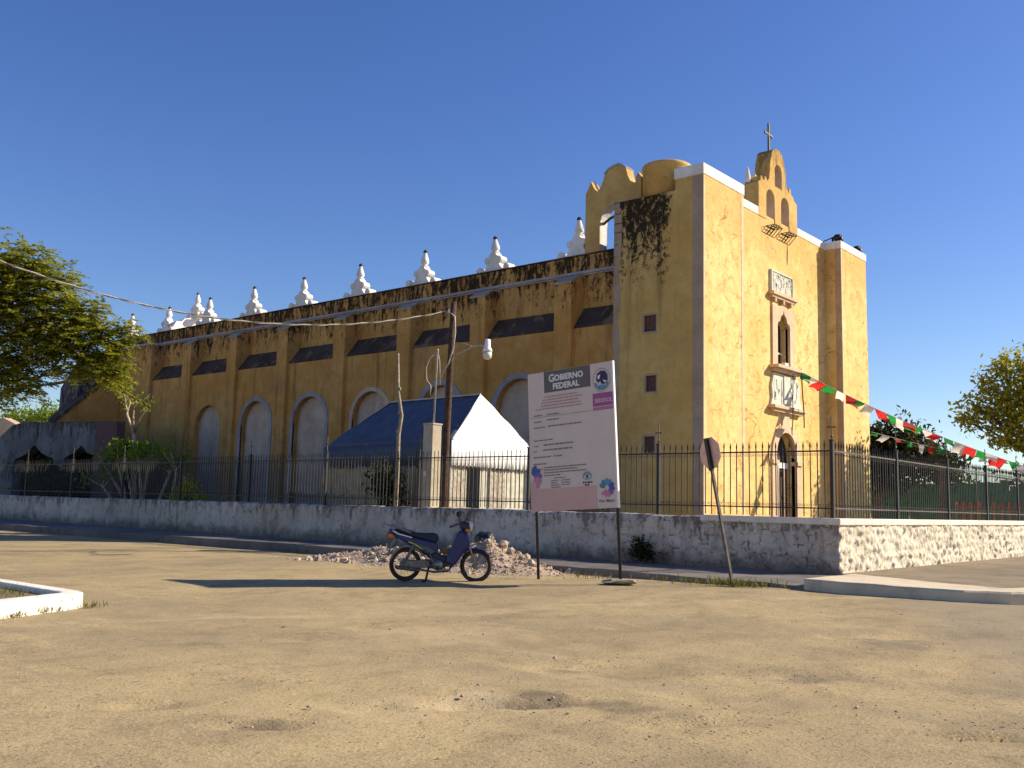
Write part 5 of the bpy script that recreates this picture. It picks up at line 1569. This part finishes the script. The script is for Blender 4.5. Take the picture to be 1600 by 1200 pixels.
def crown(name, clumps, n, size, mat, parent, seed, kind='leaf', sub=None):
    """leaves gathered in twig-sized clusters, so the crown keeps gaps and an uneven edge"""
    rg = np.random.default_rng(seed)
    if kind == 'feather':
        P0, U = crown_points(rg, clumps, n)
        d = U + 0.7 * rand_unit(rg, n)
        d[:, 2] = d[:, 2] * .35 - .12
        d /= np.linalg.norm(d, axis=1)[:, None]
        Vs = []
        T = np.linspace(0, 1, 9)
        up_ = np.tile(np.array([0, 0, 1.0]), (n, 1))
        side = np.cross(d, up_)
        side /= np.maximum(1e-6, np.linalg.norm(side, axis=1))[:, None]
        ln_ = rg.uniform(.35, .75, n) * size
        for t in T:
            for s in (-1, 1):
                p = P0 + d * (ln_ * t)[:, None] - up_ * (0.22 * ln_ * t * t)[:, None]
                dd = side * s + d * .45 + 0.15 * rg.normal(size=(n, 3))
                dd /= np.linalg.norm(dd, axis=1)[:, None]
                w_ = ln_ * (.20 * (1 - .5 * t))
                v, _ = leaf_quads(p + dd * w_[:, None], dd, w_, w_ * .48, up_ + .4 * rg.normal(size=(n, 3)))
                Vs.append(v)
        V = np.concatenate(Vs)
    else:
        m = sub or 9
        P0, U = crown_points(rg, clumps, max(1, n // m))
        P = np.repeat(P0, m, 0)
        P = P + rg.normal(size=P.shape) * size * 1.5
        D = rand_unit(rg, len(P))
        D[:, 2] -= .25
        D /= np.linalg.norm(D, axis=1)[:, None]
        N = np.repeat(U, m, 0) * .6 + rand_unit(rg, len(P)) + np.array([0, 0, .5])
        L = size * rg.uniform(.6, 1.2, len(P))
        V, _ = leaf_quads(P, D, L, L * rg.uniform(.38, .6, len(P)), N)
    F = np.arange(len(V)).reshape(-1, 4)
    return obj(name, np_mesh(name, V, F), mat, parent, True)
def limbs(mb, base, clumps, r0, seed, n=None):
    rr = random.Random(seed)
    fork = Vector(base[-1])
    mb.tube(base, [r0 * (1 - .35 * i / (len(base) - 1)) for i in range(len(base))], 10)
    for c in clumps[:n]:
        e = Vector(c[:3])
        m1 = fork.lerp(e, .4) + Vector((rr.uniform(-.3, .3), rr.uniform(-.3, .3), rr.uniform(.0, .35)))
        m2 = fork.lerp(e, .75) + Vector((rr.uniform(-.25, .25), rr.uniform(-.25, .25), rr.uniform(-.1, .25)))
        mb.tube([fork, m1, m2, e], [r0 * .5, r0 * .32, r0 * .18, r0 * .06], 7)
        for q in range(4):
            p = m1.lerp(e, rr.uniform(.2, .95))
            t = e + Vector((rr.uniform(-1, 1), rr.uniform(-1, 1), rr.uniform(-.5, .7))) * (c[3] * .8)
            mb.tube([p, p.lerp(t, .5) + Vector((0, 0, .1)), t], [r0 * .13, r0 * .08, r0 * .03], 5)
def tree(name, label, base, clumps, n, size, leafm, barkm, r0, seed, kind='leaf', nl=None, group=None):
    t = thing(name, label, 'tree', tuple(base[0]), 0, group)
    mb = MB()
    limbs(mb, base, clumps, r0, seed, nl)
    obj('trunk', mb, barkm, t, True, True)
    crown('crown', clumps, n, size, leafm, t, seed, kind)
    return t
LC = [(12.0, 31.1, 8.3, 1.0), (12.5, 30.4, 8.45, .62), (13.1, 29.9, 7.75, .75), (12.2, 31.1, 7.2, 1.1), (13.0, 30.2, 6.75, .95), (13.6, 29.6, 6.3, .8), (12.6, 30.9, 5.95, .9), (13.45, 29.95, 5.6, .7), (13.9, 29.2, 6.9, .5), (14.35, 28.9, 6.15, .55),
      (14.75, 28.45, 6.55, .34), (14.2, 29.3, 5.3, .5), (14.55, 28.85, 5.1, .42), (12.4, 31.2, 5.0, .8), (13.0, 30.6, 4.75, .42), (11.2, 32.2, 7.6, 1.5), (10.4, 33.2, 6.5, 1.6), (12.0, 31.6, 4.2, .5), (9.4, 34.2, 7.4, 1.6), (14.62, 28.66, 5.65, .36)]
tree('flame_tree', 'large feathery-leaved tree reaching in from the left edge', [(9.8, 34.6, -0.3), (9.9, 34.4, 1.8), (10.2, 34.0, 3.6)], LC, 5600, 0.76, MAT['leafL'], MAT['bark'], 0.16, 11, 'feather', 14)
# young trees and shrubs inside the churchyard on the left
tree('young_tree', 'slim young tree with forked pale trunk behind the left fence', [(24.0, 44.4, 0.3), (24.02, 44.7, 2.6), (24.0, 45.0, 4.4)],
     [(24.0, 45.9, 6.3, .6), (24.1, 44.6, 6.15, .5), (23.9, 43.9, 5.9, .4), (24.0, 46.6, 6.7, .6)], 260, 0.11, MAT['leafL'], MAT['palebark'], 0.12, 21)
pl = thing('frangipani', 'bare forked pale stems tipped with green leaf tufts behind the left fence', 'shrub', (23.2, 42.2, 0.35))
mb = MB()
r8 = random.Random(15)
tips = []
for (y, z1, yt) in ((44.6, 1.9, 45.5), (43.3, 2.7, 45.6), (42.6, 2.0, 43.0), (41.8, 2.9, 42.3), (41.2, 2.6, 40.4), (40.4, 2.7, 39.2), (43.8, 3.0, 44.6), (42.3, 3.1, 41.8)):
    p0 = Vector((23.2 + r8.uniform(-.3, .3), y, .3))
    p2 = Vector((23.2 + r8.uniform(-.4, .4), yt, z1))
    p1 = p0.lerp(p2, .5) + Vector((0, r8.uniform(-.15, .15), .1))
    mb.tube([p0, p1, p2], [.09, .075, .055], 8)
    for q in range(3):
        e = p2 + Vector((r8.uniform(-.4, .4), r8.uniform(-.8, .8), r8.uniform(.25, .75)))
        mb.tube([p1.lerp(p2, .8), e], [.045, .03], 6)
        tips.append((e.x, e.y, e.z, .22, .3, .16))
obj('stems', mb, MAT['palebark'], pl, True, True)
crown('leaves', tips + [(23.2, 45.0, 3.15, .5, 1.1, .2), (23.3, 43.4, 3.25, .3, .6, .25)], 1500, 0.13, MAT['leafG'], pl, 16)
def shrub(name, label, c, r, n, size, mat, seed, group=None):
    s = thing(name, label, 'shrub', (c[0], c[1], c[2]), 0, group)
    mb = MB()
    rr = random.Random(seed)
    cl = []
    for k in range(9):
        e = (c[0] + rr.uniform(-.7, .7) * r[0], c[1] + rr.uniform(-.7, .7) * r[1], c[2] + rr.uniform(.35, .95) * r[2])
        mb.tube([(c[0], c[1], c[2] - .05), (c[0] * .5 + e[0] * .5, c[1] * .5 + e[1] * .5, c[2] + (e[2] - c[2]) * .6), e], [.025, .018, .008], 5)
        cl.append(e + (r[0] * .42, r[1] * .42, r[2] * .32))
    obj('stems', mb, MAT['bark'], s, True)
    crown('leaves', cl, n, size, mat, s, seed)
    return s
shrub('yellow_shrub', 'low yellow-leaved shrub behind the left fence', (22.2, 36.9, 0.35), (.6, 1.25, 1.5), 3200, 0.09, MAT['leafY'], 31)
shrub('dark_shrub', 'dark shrub behind the fence below the crooked wooden post', (22.3, 24.6, 0.35), (.5, .75, 2.0), 1300, 0.10, MAT['leafD'], 32)
shrub('shaded_bush', 'dark bush in front of the far-left arched chapel', (25.4, 57.5, 0.35), (.9, 3.2, 2.2), 2200, 0.16, MAT['leafD'], 33)
shrub('wall_bush', 'small dark bush at the foot of the street wall beside the notice board', (20.25, 13.05, 0.05), (.26, .32, .52), 700, 0.05, MAT['leafD'], 34)
def tufts(name, spots, label, seed, hmax=.28):
    rg = np.random.default_rng(seed)
    P, D, L = [], [], []
    for x, y, z, rx_, ry_, n in spots:
        for k in range(n):
            p = np.array([x + rg.normal() * rx_, y + rg.normal() * ry_, z])
            d = np.array([rg.normal() * .45, rg.normal() * .45, 1.0])
            d /= np.linalg.norm(d)
            l = rg.uniform(.3, 1) * hmax / 2
            P.append(p + d * l)
            D.append(d)
            L.append(l)
    P, D, L = np.array(P), np.array(D), np.array(L)
    V, F = leaf_quads(P, D, L, L * .09 + .002, rand_unit(rg, len(P)))
    return tag(obj(name, np_mesh(name, V, F), MAT['grass']), label, 'grass', kind='stuff')
tufts('weeds', [(16.8, 8.8, -.03, .14, .30, 300), (16.6, 9.6, -.04, .12, .22, 60), (16.9, 10.4, -.04, .10, .2, 26), (16.3, 11.6, -.07, .12, .4, 40), (16.85, 8.1, 0, .06, .2, 40)], 'dry weeds at the foot of the leaning road sign', 41, .22)
tufts('island_weeds', [(6.2, 15.2, -.085, .22, .6, 300), (6.85, 13.72, -.22, .10, .06, 60), (6.1, 13.45, -.22, .22, .02, 60), (5.6, 13.22, -.22, .12, .02, 50), (5.2, 13.03, -.22, .15, .02, 70)], 'dry weeds in and around the white-kerbed island', 42, .13)
tufts('kerb_weeds', [(18.25, 24 + 2.2 * k, -.2, .06, .5, 50) for k in range(14)], 'thin weeds along the shaded left kerb', 43, .22)

# ------------------------------------------------------------------ ruined chapel and annex at the far left
ch = thing('chapel', 'low grey stained chapel wall with two ogee-arched openings at the far left', 'chapel', (27.4, 62.0, 0.3))
top = [(54.15, 0.2), (54.15, 5.62), (59.8, 5.78), (64.8, 5.98), (66.6, 5.8), (68.4, 5.1), (71.1, 4.65), (85.0, 4.5), (85.0, 0.2)]
cwall = obj('wall', MB().prism(top, 'x', 27.0, 27.6), MAT['chapel'], ch)
def ogee_open(y0, y1, zs_, za, z0=0.1):
    m = (y0 + y1) / 2
    h = (y1 - y0) / 2
    return [(y0, z0), (y0, zs_ - .5), (y0 + h * .06, zs_ - .15), (y0 + h * .35, zs_), (y0 + h * .62, zs_ + (za - zs_) * .25), (m - h * .1, za - .12), (m, za), (m + h * .1, za - .12), (y1 - h * .62, zs_ + (za - zs_) * .25), (y1 - h * .35, zs_), (y1 - h * .06, zs_ - .15), (y1, zs_ - .5), (y1, z0)]
cut(cwall, [MB().prism(ogee_open(60.1, 66.0, 3.7, 4.42), 'x', 26.5, 28.2), MB().prism(ogee_open(54.5, 58.9, 3.7, 4.28), 'x', 26.5, 28.2)])
MAT['void'] = plain('dark_interior', (0.03, 0.026, 0.022), 0.95, 0.05, 0, 0.4, 2)  # near-black tone for the inner wall and roof behind the openings
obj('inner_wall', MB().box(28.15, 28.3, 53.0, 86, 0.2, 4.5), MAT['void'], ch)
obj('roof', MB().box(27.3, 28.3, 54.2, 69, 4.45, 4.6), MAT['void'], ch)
an = obj('annex', MB().prism([(51.8, 0.2), (51.8, 5.5), (54.3, 5.6), (54.3, 0.2)], 'x', 26.6, 27.1), MAT['mauve'], None, True, False, .03)
tag(an, 'dark mauve painted annex wall between the arched chapel and the yellow nave', 'annex')
rw = MB().prism([(92, 0.2), (92, 7.6), (95, 8.35), (98.5, 8.2), (103, 8.6), (108, 8.2), (108, .2)], 'x', 37.6, 38.4)
rwo = obj('ruined_wall', rw, MAT['stone'], None, True, False, .08)
tag(rwo, 'sunlit tan stub of ruined wall above the chapel at the left edge', 'ruin')
tree('background_tree', 'round green tree rising behind the arched chapel', [(46, 106, 0.2), (46, 106, 4), (46, 106, 7)], [(46, 104, 9.6, 2.0, 2.6, 1.3), (46, 107.5, 9.2, 1.8, 2.0, 1.2), (46, 100.5, 9.4, 1.7, 1.9, 1.1), (46, 112, 9.6, 2.0, 2.6, 1.2), (46, 116, 9.0, 2.0, 2.6, 1.2)], 4200, 0.20, MAT['leafG'], MAT['bark'], 0.3, 51)

# ------------------------------------------------------------------ right-hand background
RC = [(54.6, 12.1, 8.9, 1.15), (53.6, 13.3, 8.2, .75), (54.1, 12.9, 6.9, 1.0), (55.0, 12.0, 7.0, 1.3), (53.4, 13.9, 6.75, .65), (53.1, 14.4, 6.25, .5), (54.3, 13.1, 5.6, .75), (55.7, 10.9, 8.3, 1.6), (56.0, 11.0, 5.7, 1.2), (55.0, 12.3, 5.35, .7), (52.85, 14.3, 7.3, .3), (53.9, 12.9, 9.1, .45)]
tree('almond_tree', 'broad-leaved tree with olive and yellowing leaves at the right edge', [(56.6, 10.4, .3), (56.5, 10.5, 2.2), (56.1, 10.9, 3.9)], RC, 6800, 0.15, MAT['leafR'], MAT['bark'], 0.28, 61)
tree('dark_tree', 'dense dark tree just right of the church front', [(62.5, 22.5, .3), (62.5, 22.4, 2), (62.8, 22.0, 3.6)], [(62.3, 22.3, 5.7, 1.5), (63.1, 21.3, 6.0, 1.5), (64.1, 20.5, 5.4, 1.5), (64.9, 19.6, 4.6, 1.2), (63.2, 21.8, 4.4, 1.6), (61.5, 23.5, 5.4, 1.7), (65.5, 18.9, 4.2, .9)], 9000, 0.20, MAT['leafD'], MAT['bark'], 0.32, 62)
pa = thing('palm', 'small drooping palm in front of the dark tree on the right', 'palm', (52.8, 15.55, .35))
obj('trunk', MB().tube([(52.8, 15.55, .3), (52.75, 15.5, 2.2), (52.6, 15.42, 4.45)], [.34, .26, .2], 12), MAT['bark'], pa, True, True)
r9 = random.Random(17)
for k in range(15):
    a = 2 * math.pi * k / 15 + r9.uniform(-.15, .15)
    up0 = r9.uniform(.1, .9)
    ln_ = r9.uniform(1.0, 1.5)
    V, F = [], []
    cpt = Vector((52.6, 15.42, 4.45))
    n_ = 12
    prev = []
    for i in range(n_):
        t = i / (n_ - 1)
        rr_ = ln_ * t
        p = cpt + Vector((math.cos(a) * rr_, math.sin(a) * rr_, up0 * t * 1.1 - 1.5 * t * t * ln_ * .62))
        sdv = Vector((-math.sin(a), math.cos(a), 0))
        fw = Vector((math.cos(a), math.sin(a), -.3))
        lw = .42 * math.sin(math.pi * min(1, .12 + t * .85))
        for s in (-1, 1):
            q = p + sdv * s * lw + fw * .18 + Vector((0, 0, -.22 * lw / .42))
            o_ = len(V)
            V += [tuple(p), tuple(p + fw * .05), tuple(q)]
            F.append((o_, o_ + 1, o_ + 2))
    fr_ = MB().add(V, F)
    obj('frond', fr_, MAT['leafD'], pa, True, False, recalc=False)
MAT['greenpaint'] = plain('green_hoarding', (0.06, 0.20, 0.08), 0.7, 0.3, 0, 0.35, 1.2, 0.2)
MAT['orange'] = plain('orange_mesh', (0.62, 0.16, 0.02), 0.6, 0.3, 0, 0.25, 3)
gh = thing('green_hoarding', 'long dark green painted hoarding beyond the right-hand fence', 'hoarding', (68, 19.5, .3))
dd = Vector((78.0 - 63.0, 9.0 - 25.0, 0))
Ln = dd.length
dd.normalize()
k = 0
q = 0.0
while q < Ln:
    p = Vector((63.0, 25.0, 0)) + dd * q
    wd = 2.3
    e = p + dd * (wd - .06)
    hgt = 3.55 + .12 * math.sin(k * 2.1)
    nn = Vector((-dd.y, dd.x, 0)) * .05
    mb = MB().add([(p.x, p.y, .2), (e.x, e.y, .2), (e.x, e.y, hgt), (p.x, p.y, hgt), (p.x + nn.x, p.y + nn.y, .2), (e.x + nn.x, e.y + nn.y, .2), (e.x + nn.x, e.y + nn.y, hgt), (p.x + nn.x, p.y + nn.y, hgt)],
                  [(0, 1, 2, 3), (7, 6, 5, 4), (0, 4, 5, 1), (1, 5, 6, 2), (2, 6, 7, 3), (3, 7, 4, 0)])
    obj('panel', mb, MAT['greenpaint'], gh)
    if k % 2 == 0:
        obj('post', MB().tube([(p.x - nn.x, p.y - nn.y, .2), (p.x - nn.x, p.y - nn.y, hgt + (.9 if k % 4 == 0 else .15))], .05, 8), MAT['cream'], gh)
    q += wd
    k += 1
ob = thing('orange_barrier', 'low orange safety barrier in front of the green hoarding', 'barrier', (60.3, 14.6, .3))
for k in range(16):
    t = k / 15
    x, y = 58.6 + 4.2 * t, 16.6 - 5.0 * t
    obj('slat', MB().box(x - .05, x + .05, y - .06, y + .06, .35, 2.2 + .1 * math.sin(k * 3.1)), MAT['orange'], ob)
obj('rail', MB().tube([(58.6, 16.6, 1.9), (62.8, 11.6, 1.9)], .05, 6), MAT['orange'], ob)
# wood on the horizon
rg_ = np.random.default_rng(5)
cl = []
for k in range(110):
    a = math.radians(-6 + 106 * k / 109)
    d = rg_.uniform(165, 220)
    cl.append((d * math.cos(a), d * math.sin(a), rg_.uniform(2.0, 4.5), 7, 7, rg_.uniform(2.5, 4.5)))
fo = crown('distant_wood', cl, 42000, 0.8, MAT['leafD'], None, 71)
tag(fo, 'low dark line of distant trees on the horizon', 'wood', kind='stuff')

# ------------------------------------------------------------------ paper bunting
MAT['flagr'] = leaf_mat('red_paper', (0.62, 0.035, 0.03), (0.66, 0.05, 0.05), (0.55, 0.03, 0.03))
MAT['flagg'] = leaf_mat('green_paper', (0.02, 0.26, 0.04), (0.03, 0.32, 0.05), (0.02, 0.22, 0.04))
MAT['flagw'] = leaf_mat('white_paper', (0.78, 0.74, 0.68), (0.82, 0.8, 0.75), (0.75, 0.7, 0.64))
def bunting(label, pts_, seed, step, size):
    pts_ = [Vector(p) for p in pts_]
    t = thing('bunting', label, 'bunting', tuple(pts_[0]))
    rr = random.Random(seed)
    cord = []
    for a, b in zip(pts_[:-1], pts_[1:]):
        n = max(2, int((b - a).length / .4))
        for i in range(n):
            u = i / n
            p = a.lerp(b, u)
            p.z -= .9 * (b - a).length / 30 * 4 * u * (1 - u)
            cord.append(p)
    cord.append(pts_[-1])
    obj('cord', MB().tube(cord, .009, 4), MAT['cream'], t)
    d = 0.0
    k = 0
    nxt = step * .4
    for a, b in zip(cord[:-1], cord[1:]):
        seg = (b - a).length
        while nxt < d + seg:
            p = a.lerp(b, (nxt - d) / seg)
            tg = (b - a).normalized()
            nm, mt = (('flagg'), ('flagw'), ('flagr'))[k % 3], None
            h, w_ = size * rr.uniform(.8, 1.15), size * rr.uniform(.75, 1.1)
            sw = rr.uniform(-1.6, 1.0)
            side = Vector((-tg.y, tg.x, 0)).normalized()
            dn = (Vector((0, 0, -1)) + side * sw + tg * rr.uniform(-1.3, .5)).normalized()
            V, F = [], []
            nu, nv_ = 4, 4
            ph = rr.uniform(0, 6)
            for i in range(nu + 1):
                for j in range(nv_ + 1):
                    u, v = i / nu, j / nv_
                    q = p + tg * (w_ * (u - .5)) + dn * (h * v * (1 - .18 * abs(math.sin(u * 9.4)) * (v > .9)))
                    q = q + side * (.10 * size * 4 * math.sin(ph + 3 * v + 2 * u) * v)
                    V.append(tuple(q))
            F = [(i * (nv_ + 1) + j, (i + 1) * (nv_ + 1) + j, (i + 1) * (nv_ + 1) + j + 1, i * (nv_ + 1) + j + 1) for i in range(nu) for j in range(nv_)]
            obj('flag', MB().add(V, F), MAT[nm], t, True, True, recalc=False)
            k += 1
            nxt += step * rr.uniform(.85, 1.15)
        d += seg
    return t
bunting('red, white and green paper bunting strung from the church window to the lower right', [(42.55, 18.58, 7.82), (44.8, 8.7, 3.1)], 3, .44, .50)
bunting('second string of paper bunting, farther off, right of the church front', [(49.9, 18.15, 5.6), (61.0, 8.0, 3.9)], 4, .62, .42)
